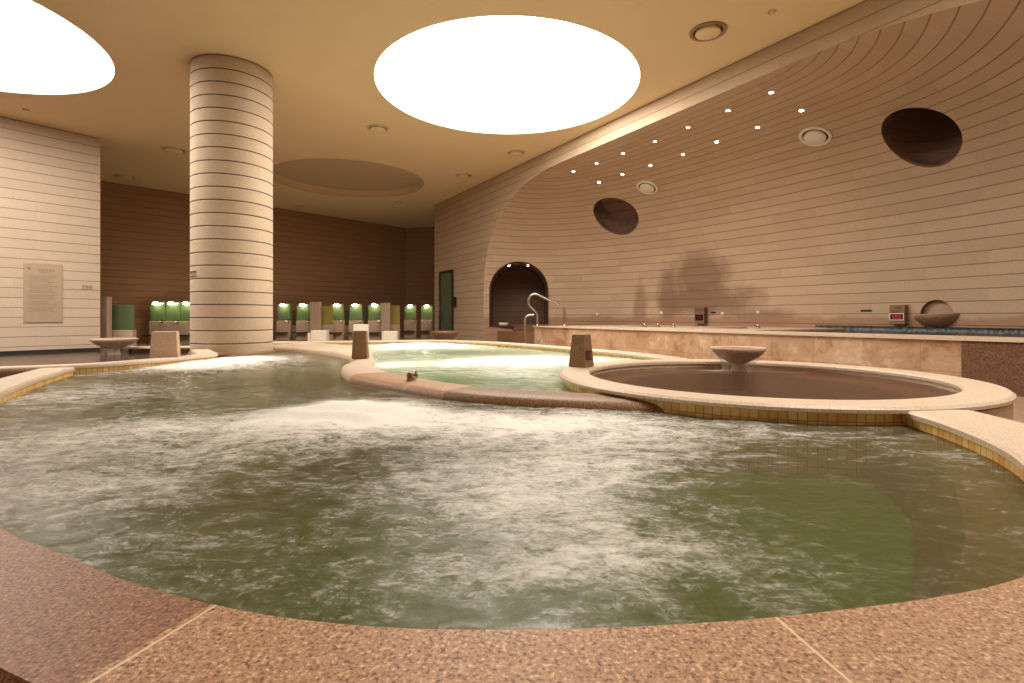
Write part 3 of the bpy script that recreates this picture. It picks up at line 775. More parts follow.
# lettering marks: small dark strokes like the unreadable sign characters
def marks(name, rows, mat, parent, U, V, O, th=.003):
    """rows of (u, v, w, h) bars laid on a plane with axes U, V at O"""
    N = U.cross(V).normalized(); vs = []; fs = []
    for (u, v, w, h) in rows:
        b = len(vs)
        for dn in (0, th):
            for a, c in ((u, v), (u+w, v), (u+w, v+h), (u, v+h)): vs.append(O+U*a+V*c+N*dn)
        fs += [(b, b+3, b+2, b+1), (b+4, b+5, b+6, b+7), (b, b+1, b+5, b+4), (b+1, b+2, b+6, b+5), (b+2, b+3, b+7, b+6), (b+3, b, b+4, b+7)]
    return pymesh(name, vs, fs, mat, parent)
def syllable(x, y, s, r):
    out = []
    st = s*.13
    k = r.randrange(3)
    out += [(x, y+s*.85, s*.55, st), (x+s*.2, y+s*.45, st, s*.45), (x+s*.72, y+s*.35, st, s*.65)]
    if k == 0: out += [(x+s*.1, y+s*.45, s*.5, st), (x+s*.15, y, s*.7, st), (x+s*.15, y, st, s*.28)]
    elif k == 1: out += [(x+s*.72, y+s*.62, s*.25, st), (x+s*.1, y+s*.1, s*.75, st), (x+s*.7, y-.1*s, st, s*.3)]
    else: out += [(x, y+s*.45, st, s*.45), (x+s*.2, y, s*.55, st), (x+s*.2, y+s*.22, s*.55, st), (x+s*.65, y, st, s*.3)]
    return out
def lettering(n, size, r, gap=1.15): 
    rows = []
    for i in range(n): rows += syllable(i*size*gap, 0, size, r)
    return rows
def small(n, w, h, r):
    rows = []; x = 0
    while x < w:
        a = r.uniform(.4, 1)*h*.8; rows += [(x, 0, a*.25, h), (x, h*.8 if r.random() < .5 else 0, a, h*.22)]; x += a*1.5
    return rows
R_ = random.Random(3)
# sign letters on the left wall
ldw = Vector((ld.x, ld.y, 0))*-1          # along the wall to the right in the picture
lnw = Vector((-ldw.y, ldw.x, 0))           # normal
if lnw.dot(Vector((0, 0, 0))-Vector((*LW0, 0))) < 0: lnw = -lnw
def onleft(px, py):
    o = Vector((0, 0, EYE)); d = pix_dir(px, py); q = Vector((*LW0, 0)); t = (q-o).dot(lnw)/d.dot(lnw); return o+d*t
p = onleft(81.5, 289.5)+lnw*.002
s1 = thing('wall_lettering', p, 'small dark lettering on the left stone wall, right of the metal notice plate', 'lettering')
U = ldw if ldw.x > 0 else -ldw
marks('large_characters', [(a+.01, b+.035, c, d_) for a, b, c, d_ in lettering(3, .055, R_)], M['ink'], s1, U, Vector((0, 0, 1)), Vector((0, 0, 0)))
marks('small_characters', [(a-.01, b, c, d_) for a, b, c, d_ in small(0, .22, .022, R_)], M['ink'], s1, U, Vector((0, 0, 1)), Vector((0, 0, 0)))
# notice plate
a = onleft(23.3, 322.5); b = onleft(62.3, 322.5); top = onleft(23.3, 262.3).z; w = (b-a).length; h = top-a.z
pl = thing('notice_plate', a+lnw*.001, 'tall bronze-coloured metal notice plate with faint text on the left stone wall', 'sign')
def slabUV(name, w, h, th, mat, parent, U, N, off=Vector((0, 0, 0)), bevel=0):
    vs = []; V = Vector((0, 0, 1))
    for dn in (0, th):
        for (x, y) in ((0, 0), (w, 0), (w, h), (0, h)): vs.append(off+U*x+V*y+N*dn)
    fs = [(3, 2, 1, 0), (4, 5, 6, 7), (0, 1, 5, 4), (1, 2, 6, 5), (2, 3, 7, 6), (3, 0, 4, 7)]
    return pymesh(name, vs, fs, mat, parent)
slabUV('plate', w, h, .02, M['plaque'], pl, U, lnw)
rows = [(w*.10, h*.895, w*.07, h*.022), (w*.11, h*.888, w*.05, h*.035)]
rows += [(x*1+w*.36, y+h*.865, c, d_) for x, y, c, d_ in lettering(5, .045, R_, 1.25)]
rows += [(x+w*.42, y+h*.835, c, d_) for x, y, c, d_ in small(0, w*.2, .018, R_)]
yy = .77
for gi, cnt in enumerate((4, 3, 2, 3, 3, 3)):
    for i in range(cnt):
        L = w*R_.uniform(.45, .74)
        rows += [(x+w*.13, y+h*yy, c, d_) for x, y, c, d_ in small(0, L, .020, R_)]; yy -= .031
    yy -= .012
marks('engraved_text', rows, M['plaque_ink'], pl, U, Vector((0, 0, 1)), lnw*.0202, .002)
# lettering on the column (curved strokes)
cl = thing('wall_lettering', (cx, cy, 0), 'small dark lettering on the left side of the round column', 'lettering')
ang0 = math.atan2(-1, 0) 
def colpt(px):
    # nearest hit of the column by the ray through px
    d = Vector(((px-HX)/FOC, 1)).normalized(); c = Vector((cx, cy)); b = d.dot(c); q = b*b-(c.dot(c)-(cr+.002)**2)
    t = b-math.sqrt(max(0, q)); p = d*t-c; return math.atan2(p.y, p.x), t*d.y
th0, dp = colpt(190.6); th1, _ = colpt(198)
zc = EYE+(HY-277.5)/FOC*dp; rows = [(a, b+.035, c, d_) for a, b, c, d_ in lettering(3, .06, R_, 1.2)] + small(0, .22, .02, R_)
ww = .24; vs = []; fs = []
for (u, v, w_, h_) in rows:
    b = len(vs)
    for dn in (.002, .006):
        for a_, c_ in ((u, v), (u+w_, v), (u+w_, v+h_), (u, v+h_)):
            t = th0+(th1-th0)*a_/ww; vs.append(((cr+dn)*math.cos(t), (cr+dn)*math.sin(t), zc+c_))
    fs += [(b, b+3, b+2, b+1), (b+4, b+5, b+6, b+7), (b, b+1, b+5, b+4), (b+1, b+2, b+6, b+5), (b+2, b+3, b+7, b+6), (b+3, b, b+4, b+7)]
pymesh('characters', vs, fs, M['ink'], cl)

# ================================================================= GRANITE POSTS AND BLOCKS
def post(p, w, d, h, taper, label, mat='block', rz=0, name='granite_post', cat='post', bevel=.008):
    t = thing(name, p, label, cat, None, rz)
    bm = bmesh.new(); box_bm(bm, (0, 0, h/2), (w, d, h), bevel, taper)
    bmobj('body', bm, M[mat], t); return t
p = W(582, 367, RZ); ppost = post(p+Vector((0, .05, 0)), .18, .19, .31, .28, 'speckled tapered granite post with a dark display on its side, on the round pool rim', 'wet', -.62)
dsp = box('display', (.088, -.01, .105), (.012, .11, .09), M['dark_metal'], ppost, .004)
dsp.rotation_euler = (0, -.08, 0)
box('display_screen', (.0945, -.01, .105), (.004, .09, .07), plain('dark_red_screen', (.08, .01, .008), .2), dsp)
p = D(360.5, 350, 6.45); p.z = .105; post(p, .19, .17, .34, .22, 'dark speckled tapered granite post on the curved dividing kerb', 'wet', .12)
p = D(165.5, 350, 6.48); p.z = ZT; post(p, .29, .22, .315, .10, 'chunky pinkish granite block standing on the kerb just left of the column', 'block', .42)
p = W(361, 345, FLOOR); p = D(361, 345, 11.0); p.z = FLOOR; post(p, .30, .28, .655, .10, 'pale granite post on the floor behind the dark tapered post', 'white_block', .1)
for px, lb in ((318.5, 'low pale stone block in front of the mirrors, just right of the tall round column'), (388.5, 'low pale stone block in front of the mirrors, right of the paired posts')):
    p = D(px, 340, 12.2); p.z = FLOOR; t = thing('stone_stool', p, lb, 'stool', 'low pale stone blocks in front of the mirrors', .1)
    bm = bmesh.new(); box_bm(bm, (.04, 0, .25 if px < 350 else .24), (.34, .3, .50 if px < 350 else .48), .012, .03); bmobj('body', bm, M['white_block'], t)
    if px < 350: bm = bmesh.new(); box_bm(bm, (-.17, .02, .22), (.10, .25, .44), .01); bmobj('side_ledge', bm, M['white_block'], t)

# small metal overflow valve on the dividing kerb
p = D(410, 380, 4.28); p.z = .088
v = thing('jet_valve', p, 'small brass-coloured valve with a round slotted handle on the dividing kerb', 'valve')
lathe('flange', [(0.001, 0), (.05, 0), (.048, .01), (0.001, .012)], M['chrome'], v, 24)
lathe('stem', [(.026, .008), (.026, .075), (.022, .08), (.001, .08)], plain('aged_brass', (.42, .30, .12), .3, .9), v, 20)
h_ = lathe('handle_disc', [(0.001, -.012), (.036, -.012), (.040, 0), (.036, .012), (0.001, .012)], M['chrome'], v, 28, loc=(.034, 0, .055)); h_.rotation_euler = (0, PI/2, -.35)
box('slot', (0, 0, 0.0125), (.012, .06, .003), M['black'], h_)

# ================================================================= BOWLS
def bowl(p, R, h, label, mat, inner=True, ped=True, zfoot=0, thin=1, name='stone_bowl', veil=None):
    t = thing(name, p, label, 'fountain bowl', 'stone fountain bowls')
    pr = [(R*.24, zfoot+h*.38), (R*.42, zfoot+h*.46), (R*.72, zfoot+h*.64), (R*.95, zfoot+h*.85), (R, zfoot+h*.95), (R*.985, zfoot+h), (R*.93, zfoot+h), (R*.8, zfoot+h*.90), (R*.5, zfoot+h*.76), (0.001, zfoot+h*.70)]
    lathe('dish', pr, mat, t, 56, wob=.006)
    if ped: lathe('pedestal', [(R*.34, 0), (R*.30, .02), (R*.22, zfoot+h*.25), (R*.26, zfoot+h*.40)], mat, t, 32)
    lathe('filled_water', [(0.001, zfoot+h*.955), (R*.93, zfoot+h*.955)], wr, t, 40)
    if veil:
        vs = []; fs = []; n = 96; rr = random.Random(5)
        for k in range(n):
            tt = 2*PI*k/n
            for (q, z) in ((.97, zfoot+h*.90), (.78, zfoot+h*.66), (.62, h*.42), (.56, h*.2), (.60, 0.0)):
                vs.append((R*q*math.cos(tt), R*q*math.sin(tt), z))
        for k in range(n):
            if rr.random() < .80:
                for j in range(4): fs.append((k*5+j, (k+1) % n*5+j, (k+1) % n*5+j+1, k*5+j+1))
        pymesh('water_veil', vs, fs, veil, t, smooth=True)
    return t
t_ = NT('falling_water'); tb = t_.n('ShaderNodeBsdfTransparent'); d1 = t_.n('ShaderNodeBsdfDiffuse'); d1.inputs[0].default_value = (.75, .64, .55, 1)
g1 = t_.n('ShaderNodeBsdfGlossy'); g1.inputs['Roughness'].default_value = .2
mx1 = t_.n('ShaderNodeMixShader'); t_.l(d1.outputs[0], mx1.inputs[1]); t_.l(g1.outputs[0], mx1.inputs[2]); mx1.inputs[0].default_value = .3
mx2 = t_.n('ShaderNodeMixShader'); t_.l(tb.outputs[0], mx2.inputs[1]); t_.l(mx1.outputs[0], mx2.inputs[2])
nz = t_.noise(t_.map(t_.obj(), (30, 30, 2)), 1, 3); t_.l(t_.math('MULTIPLY', nz, .55), mx2.inputs[0]); t_.l(mx2.outputs[0], t_.out.inputs[0]); t_.t.nodes.remove(t_.b)
VEIL = t_.m
p = W(738, 371, .07); p.z = .045
bowl(p, .262, .265, 'wide shallow stone bowl spilling water at the back of the round pool', M['block'], veil=VEIL)
p = D(114.5, 350, 10.6); p.z = -.16
bowl(p, .40, .34, 'wide stone bowl spilling water in the left pool by the corner of the left wall', M['block'], veil=VEIL)
p = D(444, 337, 11.9); p.z = FLOOR
bowl(p, .33, .49, 'dark stone bowl on the floor behind the far kerb, left of the glass door', M['redgranite'])
# bowl hung on the alcove wall under the half-round niche
bw = rn*1.42; c_ = NICHE_C.copy(); c_.z -= .03
wb = thing('wall_bowl', c_, 'dark stone bowl projecting from the alcove wall below a half-round niche', 'fountain bowl', None, math.atan2(NICHE_AX.y, NICHE_AX.x)-PI/2)
hb = .24; vs = []; fs = []; n = 40
prof = [(.18, -hb), (.45, -hb*.93), (.75, -hb*.62), (.95, -hb*.25), (1.0, 0), (.93, 0), (.7, -hb*.35), (.01, -hb*.5)]
for (q, z) in prof:
    for k in range(n+1):
        t = PI+PI*k/n; vs.append((bw*q*math.cos(t), bw*q*.85*math.sin(t)+.06, z+.02*math.cos(t)*(1 if z > -.1 else 0)))
for i in range(len(prof)-1):
    for k in range(n): fs.append((i*(n+1)+k, i*(n+1)+k+1, (i+1)*(n+1)+k+1, (i+1)*(n+1)+k))
pymesh('half_dish', vs, fs, M['wet'], wb, smooth=True)
pymesh('filled_water', [(bw*.95*math.cos(PI+PI*k/24), bw*.95*.85*math.sin(PI+PI*k/24)+.06, -.02) for k in range(25)], [tuple(range(25))], wd, wb)

# ================================================================= RAILS
def railpts(P, y, n=6): return catmull([D(px, py, y) for px, py in P], n)
y1 = 12.75
base = D(564.5, 325, y1)
hr = thing('hand_rail', (base.x, base.y, PZ), 'tall curved steel handrail at the edge of the raised bath', 'handrail')
off = -Vector((base.x, base.y, PZ))
P = [(564.5, 326.5), (564.5, 318), (564.4, 311), (563.6, 308), (560.6, 305.6), (551, 301.0), (542, 296.8), (538, 294.8), (534.5, 294.0), (531, 295.4), (528.8, 298.4), (528.3, 302), (529.8, 306), (533, 309.2), (536, 312.2), (537.2, 315.6), (537.4, 320), (537.4, 326.5)]
tube('rail', [q+off for q in railpts(P, y1)], .028, M['chrome'], hr)
for px in (564.5, 537.4):
    q = D(px, 326, y1); lathe('base_collar', [(.03, 0), (.06, 0), (.055, .03), (.03, .04)], M['chrome'], hr, 20, loc=(q.x-base.x, 0, 0))
y2 = 12.3; b2 = D(525, 340, y2)
hr2 = thing('hand_rail', (b2.x, b2.y, FLOOR), 'shorter hooked steel handrail beside the dark steps', 'handrail')
off2 = -Vector((b2.x, b2.y, FLOOR)); zf = HY+(EYE-FLOOR)*FOC/y2
P = [(525, zf), (525, 335), (524.9, 325), (525, 320), (525.8, 317.2), (528.5, 315.4), (531, 315.0), (534, 315.1)]
tube('rail', [q+off2 for q in railpts(P, y2)], .026, M['chrome'], hr2)
lathe('base_collar', [(.03, 0), (.06, 0), (.055, .03), (.03, .04)], M['chrome'], hr2, 20)

# ================================================================= DOOR in the right-hand wall
def F(px, py):
    d = pix_dir(px, py); o = Vector((0, 0, EYE)); t = (FO-o).dot(FN)/d.dot(FN); return o+d*t
ta, tb_ = toTD(F(440.5, 300))[0], toTD(F(453.5, 300))[0]; zt = F(453, 270.5).z*.5+F(441, 271.5).z*.5
dr = thing('door_1', TD(ta, 0, FLOOR), None, None); struct(dr)
def tbox(name, t0, t1, d0, d1, z0, z1, mat, parent, org):
    q = [TD(t0, d0, z0), TD(t1, d0, z0), TD(t1, d1, z0), TD(t0, d1, z0), TD(t0, d0, z1), TD(t1, d0, z1), TD(t1, d1, z1), TD(t0, d1, z1)]
    return pymesh(name, [v-org for v in q], [(3, 2, 1, 0), (4, 5, 6, 7), (0, 1, 5, 4), (1, 2, 6, 5), (2, 3, 7, 6), (3, 0, 4, 7)], mat, parent)
og = TD(ta, 0, FLOOR)
tbox('glass_leaf', ta+.1, tb_-.04, -.02, -.035, FLOOR+.04, zt-.06, M['door_glass'], dr, og)
tbox('frame', ta, ta+.1, -.06, 0, FLOOR, zt, M['dark_metal'], dr, og)
tbox('frame', tb_-.05, tb_+.02, -.06, 0, FLOOR, zt, M['dark_metal'], dr, og)
tbox('frame', ta+.1, tb_-.05, -.06, 0, zt-.07, zt, M['dark_metal'], dr, og)
tbox('handle', ta+.32, ta+.36, -.10, -.06, .42, .75, M['chrome'], dr, og)
q = F(455.5, 302); tq = toTD(q)[0]
sg = tag(tbox('door_panel', tq-.07, tq+.09, -.03, 0, q.z-.18, q.z+.17, M['dark_metal'], None, Vector((0, 0, 0))), 'small dark wall panel to the right of the green glass door', 'panel')

# ================================================================= CEILING FITTINGS
def ringvent(p, R, label, mat_r, mat_c, slot=True, N=None, name='ceiling_vent', cat='vent', grp='round ceiling vents'):
    """round diffuser: outer ring, dark gap, central disc, hanging a little below the surface; local -Z is the room side"""
    t = thing(name, p, label, cat, grp)
    if N is not None:
        t.rotation_euler = Vector((0, 0, -1)).rotation_difference(N).to_euler()
    lathe('outer_ring', [(R*.78, .0), (R*.80, -.018), (R*.97, -.022), (R, -.006), (R, .02)], mat_r, t, 48)
    lathe('gap', [(0.001, -.001), (R*.80, -.001)], M['black'], t, 32, smooth=False)
    lathe('centre_disc', [(R*.66, -.003), (R*.68, -.035), (R*.64, -.045), (.001, -.05)], mat_c, t, 40)
    return t
VMD = plain('bronze_vent', (.34, .21, .11), .5)
VM = plain('vent_paint', (.62, .50, .36), .6)
for px, py, wpx, lb in ((708, 31, 36, 'large round ceiling vent with a dark ring, near the right wall'), (378, 128, 22, 'round ceiling vent just left of the big central light'), (174, 149.5, 23, 'round ceiling vent just left of the column top'),
                    (516, 152.5, 19, 'round ceiling vent below the big central light'), (463.5, 175.5, 17, 'round ceiling vent nearest the corner of the right wall'), (124.5, 176.5, 20, 'dim round ceiling vent above the end of the left wall')):
    p = W(px, py, CEIL); R = wpx/2/FOC*p.y
    ringvent((p.x, p.y, CEIL-.002), R, lb, VMD if px == 708 else VM, M['paint'])
for px, py, lb in ((772, 11.5, 'tiny round sprinkler fitting at the upper right of the ceiling'), (26, 109.5, 'tiny round fitting on the ceiling over the left wall'), (399, 202, 'small round fitting on the dim ceiling beyond the unlit disc'), (300, 206, 'small round fitting on the ceiling right behind the column')):
    p = W(px, py, CEIL); t = thing('sprinkler', (p.x, p.y, CEIL), lb, 'sprinkler', 'small ceiling fittings')
    r = .055 if py < 150 else .16
    lathe('ring', [(r*.7, 0), (r*.72, -.012), (r, -.012), (r, 0)], plain('brass_trim', (.6, .38, .2), .4), t, 24)
    lathe('head', [(r*.45, 0), (r*.4, -.02), (.001, -.024)], M['paint'], t, 20)
for px, py, wpx, lb in ((815.5, 135.5, 34, 'larger round vent in the alcove vault, between the spotlights and the dark round opening'), (647.5, 187, 21, 'smaller round vent in the alcove wall, above the oval opening')):
    p, nn = S(px, py); R = wpx/2/FOC*p.y/math.sqrt(1+0) * (1.0)
    p2 = S(px+wpx/2, py)[0]; R = min((p2-p).length, R*1.25)
    ringvent(p+nn*.02, R, lb, M['trim'], M['trim'], N=nn, name='wall_vent', cat='vent', grp='round vents in the alcove')
SPOTS = [(771.5, 92), (801.5, 110), (757.5, 127), (728, 110), (717, 141.5), (688, 127), (683, 154), (655, 141), (650.5, 165), (623, 153), (622.5, 174), (596.5, 163), (599, 182), (573.5, 171)]
names = ['topmost and nearest of the upper row of spotlights in the vault', 'rightmost of all the spotlights, just above the larger vent', 'spotlight second from the right in the lower row', 'spotlight second from the right in the upper row',
         'spotlight third from the right in the lower row', 'spotlight third from the right in the upper row', 'spotlight fourth from the right in the lower row', 'spotlight fourth from the right in the upper row',
         'spotlight of the lower row standing right above the smaller vent', 'spotlight third from the left in the upper row', 'spotlight second from the left in the lower row', 'spotlight second from the left in the upper row',
         'leftmost spotlight of the lower row, near the oval opening', 'leftmost spotlight of the upper row, at the top left of the vault']
bulb = emit('spot_bulb', (1, .86, .72), 60)
def spot(p, nn, r, label, grp, energy):
    t = thing('spotlight', p, label, 'spotlight', grp); t.rotation_euler = Vector((0, 0, -1)).rotation_difference(nn).to_euler()
    lathe('bezel', [(r*.6, .01), (r*.62, -.010), (r*.95, -.012), (r, .004)], M['trim'], t, 24)
    lathe('lamp', [(r*.6, -.004), (r*.4, -.008), (.001, -.010)], bulb, t, 16)
    return t
for (px, py), nme in zip(SPOTS, names):
    p, nn = S(px, py); spot(p+nn*.004, nn, .055*(1 if p.y < 13 else 1.15), nme, 'spotlights in the alcove vault', 0)
for px, lb in ((509, 'left of the two tiny spotlights at the top of the arched passage'), (528, 'right of the two tiny spotlights at the top of the arched passage')):
    p = Vector(((px-HX)/FOC*16.5, 16.5, 0)); xx = p.x-AC.x; p.z = zs+math.sqrt(max(0, aw**2-xx**2))-.03
    spot(p, Vector((0, 0, -1)), .07, lb, 'spotlights in the arched passage', 0)
# little white jet buttons on the alcove wall
for px, py, lb in ((597, 314, 'small white wall button left of the curved stain streaks'), (661.5, 313, 'small white wall button above the short steel nozzles'), (722.3, 313.5, 'small white wall button just right of the small digital sign'), (758, 312.5, 'small white wall button above the lone steel nozzle')):
    p, nn = S(px, py); t = thing('wall_button', p, lb, 'button', 'small white buttons on the alcove wall'); t.rotation_euler = Vector((0, 0, 1)).rotation_difference(nn).to_euler()
    lathe('plate', [(.001, .02), (.035, .02), (.04, .01), (.04, -.02)], M['white'], t, 20)
    lathe('knob', [(.001, .04), (.015, .04), (.018, .018)], M['white'], t, 16)

# ================================================================= DIGITAL SIGNS on the alcove wall
red = emit('red_digits', (.8, .02, .05), .7)
SEG = {'0': 'abcdef', '4': 'bcfg', '.': '', '1': 'bc', '2': 'abdeg', '3': 'abcdg', '8': 'abcdefg', 'C': 'adef', '-': 'g'}
def segdigits(txt, h):
    rows = []; x = 0; w = h*.5; s = h*.12
    for ch_ in txt:
        for g_ in SEG[ch_]:
            rows.append({'a': (x, h-s, w, s), 'b': (x+w-s, h/2, s, h/2), 'c': (x+w-s, 0, s, h/2), 'd': (x, 0, w, s), 'e': (x, 0, s, h/2), 'f': (x, h/2, s, h/2), 'g': (x, h/2-s/2, w, s)}[g_])
        x += w*1.35 if ch_ != '.' else w*.5
    return rows, x
def frame_on_shell(px0, px1, py0, py1):
    pc, nn = S((px0+px1)/2, (py0+py1)/2); nn = Vector((nn.x, nn.y, 0)).normalized(); U = Vector((-nn.y, nn.x, 0))
    if U.x < 0: U = -U
    def hit(px, py):
        o = Vector((0, 0, EYE)); d = pix_dir(px, py); q = pc+nn*.12; return o+d*((q-o).dot(nn)/d.dot(nn))
    a = hit(px0, py1); b = hit(px1, py0); return a, (b-a).dot(U), b.z-a.z, U, nn
a, w, h, U, nn = frame_on_shell(889.5, 904.5, 304.8, 324)
sg = thing('digital_sign', a, 'stone box sign with a white-framed red digital display, left of the wall bowl', 'sign')
slabUV('housing', w, h, -.16, M['wet'], sg, U, nn)
z0_ = h*.20; hh = h*.33
marks('frame', [(w*.0, z0_, w*.97, h*.035), (w*.0, z0_+hh, w*.97, h*.035), (w*.0, z0_, w*.05, hh), (w*.92, z0_, w*.05, hh)], M['white'], sg, U, Vector((0, 0, 1)), nn*.001, .008)
marks('display_screen', [(w*.05, z0_+h*.03, w*.87, hh-h*.03)], plain('display_black', (.02, .002, .003), .2), sg, U, Vector((0, 0, 1)), nn*.001, .003)
for k_, c_h in enumerate('400'):
    rows, L = segdigits(c_h, h*.19); marks('red_digit', [(x+w*(.18+.22*k_), y+z0_+h*.08, c, d_) for x, y, c, d_ in rows], red, sg, U, Vector((0, 0, 1)), nn*.0045, .002)
marks('characters', [(x+w*.30, y+h*.80, c, d_) for x, y, c, d_ in lettering(3, h*.10, R_)]+[(x+w*.15, y+h*.66, c, d_) for x, y, c, d_ in small(0, w*.6, h*.045, R_)]+[(x+w*.2, y+h*.58, c, d_) for x, y, c, d_ in small(0, w*.5, h*.04, R_)], M['ink'], sg, U, Vector((0, 0, 1)), nn*.0012, .004)
a, w, h, U, nn = frame_on_shell(694.5, 704.5, 307.5, 323.5)
s2 = thing('digital_sign', a, 'small flush stone sign with a dark red-lit display on the stained alcove wall', 'sign')
slabUV('housing', w, h, -.14, M['shell'], s2, U, nn)
marks('display_screen', [(w*.1, h*.2, w*.75, h*.36)], plain('display_dark', (.03, .004, .004), .2), s2, U, Vector((0, 0, 1)), nn*.001, .01)
dim = emit('dim_red_digits', (.35, .01, .03), .5)
for k_, c_h in enumerate('30'):
    rows, L = segdigits(c_h, h*.18); marks('red_digit', [(x+w*(.28+.25*k_), y+h*.29, c, d_) for x, y, c, d_ in rows], dim, s2, U, Vector((0, 0, 1)), nn*.0115, .002)
marks('characters', [(x+w*.1, y+h*.82, c, d_) for x, y, c, d_ in lettering(4, h*.10, R_)], M['ink'], s2, U, Vector((0, 0, 1)), nn*.0012, .004)
marks('side_edge', [(w*1.0, 0, w*.12, h)], M['dark_metal'], s2, U, Vector((0, 0, 1)), nn*-.01, .02)
for px0, px1, py0, py1, lb in ((711, 716, 311.8, 313.2, 'narrow dark slot in the wall just right of the small digital sign'), (861, 872, 309.8, 311.5, 'narrow dark slot in the wall left of the boxed digital sign')):
    pc, n2 = S((px0+px1)/2, (py0+py1)/2); n2 = Vector((n2.x, n2.y, 0)).normalized(); U2 = Vector((-n2.y, n2.x, 0)); U2 = U2 if U2.x > 0 else -U2
    w2 = (S(px1, py0)[0]-S(px0, py0)[0]).length; h2 = S(px0, py0)[0].z-S(px0, py1)[0].z
    o = marks('wall_slot', [(-w2/2, -h2/2, w2, h2)], M['black'], None, U2, Vector((0, 0, 1)), pc+n2*.008, .004 if True else 0)
    tag(o, lb, 'slot', 'dark slots in the alcove wall')
# white basin and soap tray left on the landing
p = D(503.5, 323, 14.6); p.z = PZ
t = thing('wash_basin', (p.x, p.y, PZ-.01), 'small white washbasin left on the ledge in the arched passage', 'basin')
lathe('bowl', [(.07, 0), (.10, .0), (.13, .05), (.14, .07), (.13, .07), (.09, .015), (.001, .012)], M['white'], t, 28)

# ================================================================= SHOWER STATIONS
bulb2 = emit('shower_bulb', (1.0, .93, .62), 34)
def make_station(w, green='glass_green'):
    t = bpy.data.objects.new('shower_station', None); COL.objects.link(t)
    box('stone_base', (0, 0, .34), (w, .16, .68), M['block'], t, .01)
    box('mirror', (0, -.005, .955), (w*.96, .02, .55), M[green], t)
    box('back_rail', (0, .04, 1.245), (w*1.05, .03, .025), M['dark_metal'], t)
    lm = box('lamp_arm', (.0, -.06, 1.25), (.03, .16, .02), M['chrome'], t)
    bm = bmesh.new(); bmesh.ops.create_uvsphere(bm, u_segments=16, v_segments=8, radius=1)
    for v in bm.verts: v.co = Vector((v.co.x*.085, v.co.y*.05-.13, v.co.z*.045+1.215))
    bmobj('lamp', bm, bulb2, lm, True)
    f = tube('faucet', [(w*.42, -.07, .60), (w*.42, -.13, .66), (w*.42, -.2, .66), (w*.42, -.24, .60)], .018, M['chrome'], t)
    box('tap_handle', (w*.42, -.13, .71), (.10, .04, .025), M['chrome'], f)
    box('shelf', (-w*.05, -.22, .26), (w*.9, .30, .05), M['shelf'], t, .008)
    return t
protos = {}
def copy_tree(o, parent=None):
    c = o.copy(); COL.objects.link(c)
    if parent is not None: c.parent = parent
    for ch_ in list(o.children): copy_tree(ch_, c)
    return c
st = [(158.3, 15.8, .42, 'leftmost lit shower mirror, above the granite block left of the column'), (173.5, 15.8, .42, 'second lit shower mirror from the left, beside the column'), (188.5, 15.8, .42, 'lit shower mirror half hidden by the left edge of the column'),
      (284, 18.3, .5, 'first lit shower mirror right of the column'), (303.5, 18.3, .5, 'second lit shower mirror right of the column, left of the first tall partition'), (337.5, 18.3, .46, 'lit shower mirror right of the wide yellow-green glass'),
      (356, 18.3, .46, 'lit shower mirror behind the pale granite post'), (375, 18.3, .46, 'lit shower mirror just left of the second tall partition'), (410.5, 20.2, .55, 'dark lit shower mirror left of the two near the far corner'), (427, 20.2, .50, 'dark lit shower mirror nearest the corner of the right wall')]
proto = None
for i, (px, y, w, lb) in enumerate(st):
    if proto is None: o = proto = make_station(.46)
    else: o = copy_tree(proto)
    o.location = ((px-HX)/FOC*y, y, FLOOR); o.rotation_euler = (0, 0, .0); o.scale = (1, 1, 1)
    tag(o, lb, 'shower station', 'lit shower mirrors along the back wall')
for i, (px, y, w, lb) in enumerate(st):       # the lamps' light
    ld_ = bpy.data.lights.new('lamp_light', 'SPOT'); ld_.energy = 3.0 if i < 8 else 2.5; ld_.color = (1, .95, .55); ld_.shadow_soft_size = .05; ld_.spot_size = math.radians(150); ld_.spot_blend = .6
    lo = bpy.data.objects.new('lamp_light', ld_); COL.objects.link(lo); lo.location = ((px-HX)/FOC*y, y-.22, FLOOR+1.22); lo.rotation_euler = (.35, 0, 0)
def screen(px0, px1, y, ztop, zg0, mat, lb, group='glass shower screens'):
    x0, x1 = (px0-HX)/FOC*y, (px1-HX)/FOC*y; w = x1-x0
    t = thing('shower_screen', ((x0+x1)/2, y, FLOOR), lb, 'screen', group)
    box('stone_base', (0, 0, zg0/2), (w, .14, zg0), M['block'], t, .01)
    bm = bmesh.new(); box_bm(bm, (0, 0, (zg0+ztop)/2), (w*.97, .018, ztop-zg0), .008); bmobj('glass_pane', bm, M[mat], t)
def partition(px0, px1, y, top, lb):
    x0, x1 = (px0-HX)/FOC*y, (px1-HX)/FOC*y
    t = thing('stone_partition', ((x0+x1)/2, y, FLOOR), lb, 'partition', 'narrow stone partitions between showers')
    bm = bmesh.new(); box_bm(bm, (0, 0, top/2), (x1-x0, .16, top), .01); bmobj('body', bm, M['block'], t)
    box('cap', (0, 0, top+.01), (x1-x0+.02, .18, .02), M['block'], t, .004)
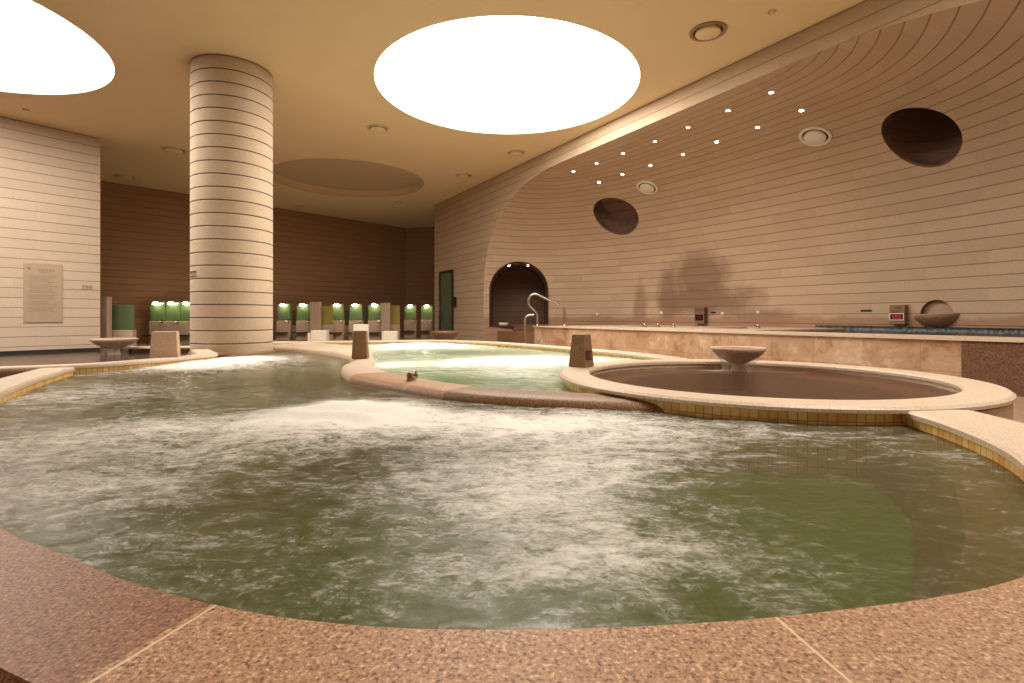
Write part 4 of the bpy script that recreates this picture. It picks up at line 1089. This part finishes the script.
def zpx(py, y): return EYE+(HY-py)/FOC*y-FLOOR
screen(110, 134.5, 12.6, zpx(305, 12.6), zpx(330, 12.6), 'glass_green', 'dark green glass screen on a stone base beside the left wall corner')
partition(102.5, 109.5, 12.4, zpx(297.5, 12.4), 'narrow stone partition against the end of the left wall')
partition(311, 320.5, 17.9, zpx(302.5, 17.9), 'tall stone partition right of the second lit mirror after the column')
partition(381.5, 390.5, 17.9, zpx(303.5, 17.9), 'tall stone partition beside the yellow glass screen')
screen(321, 333.5, 18.1, zpx(306, 18.1), zpx(325, 18.1), 'yellow_glass', 'wide yellow-green glass screen right of the first tall partition')
screen(390.5, 400, 18.1, zpx(305.5, 18.1), zpx(324.5, 18.1), 'yellow_glass', 'bright yellow glass screen left of the dark corner')
screen(292.8, 296, 18.6, zpx(310, 18.6), zpx(325, 18.6), 'glass_green', 'narrow green glass pane between the first two lit mirrors right of the column')
screen(345, 349.5, 18.6, zpx(310, 18.6), zpx(325, 18.6), 'glass_green', 'narrow green glass pane left of the mirror behind the pale post')
screen(364, 369.5, 18.6, zpx(309, 18.6), zpx(325, 18.6), 'glass_green', 'narrow green glass pane right of the mirror behind the pale post')
# long low stone kerb of the left pool, at its far side
kfar = ribbon('stone_kerb', [Vector((-8.95, 11.72, 0)), Vector((-8.2, 10.98, 0)), Vector((-7.0, 11.25, 0)), Vector((-5.1, 11.6, 0))], lambda i: flatkerb(.35, -.02, -.4), 1, M['kerb_far'])
tag(kfar, 'low pale kerb along the far side of the left pool, behind the granite block', 'kerb')

# ================================================================= WORLD AND VIEW
w_ = bpy.data.worlds.new('world'); sc.world = w_; w_.use_nodes = True
w_.node_tree.nodes['Background'].inputs[0].default_value = (.02, .012, .006, 1)
sc.view_settings.view_transform = 'Standard'; sc.view_settings.look = 'None'
sc.view_settings.exposure = 0.13; sc.view_settings.gamma = 1.0; sc.view_settings.use_curve_mapping = False
sc.cycles.use_denoising = True
sc.cycles.max_bounces = 8; sc.cycles.diffuse_bounces = 3; sc.cycles.transparent_max_bounces = 12
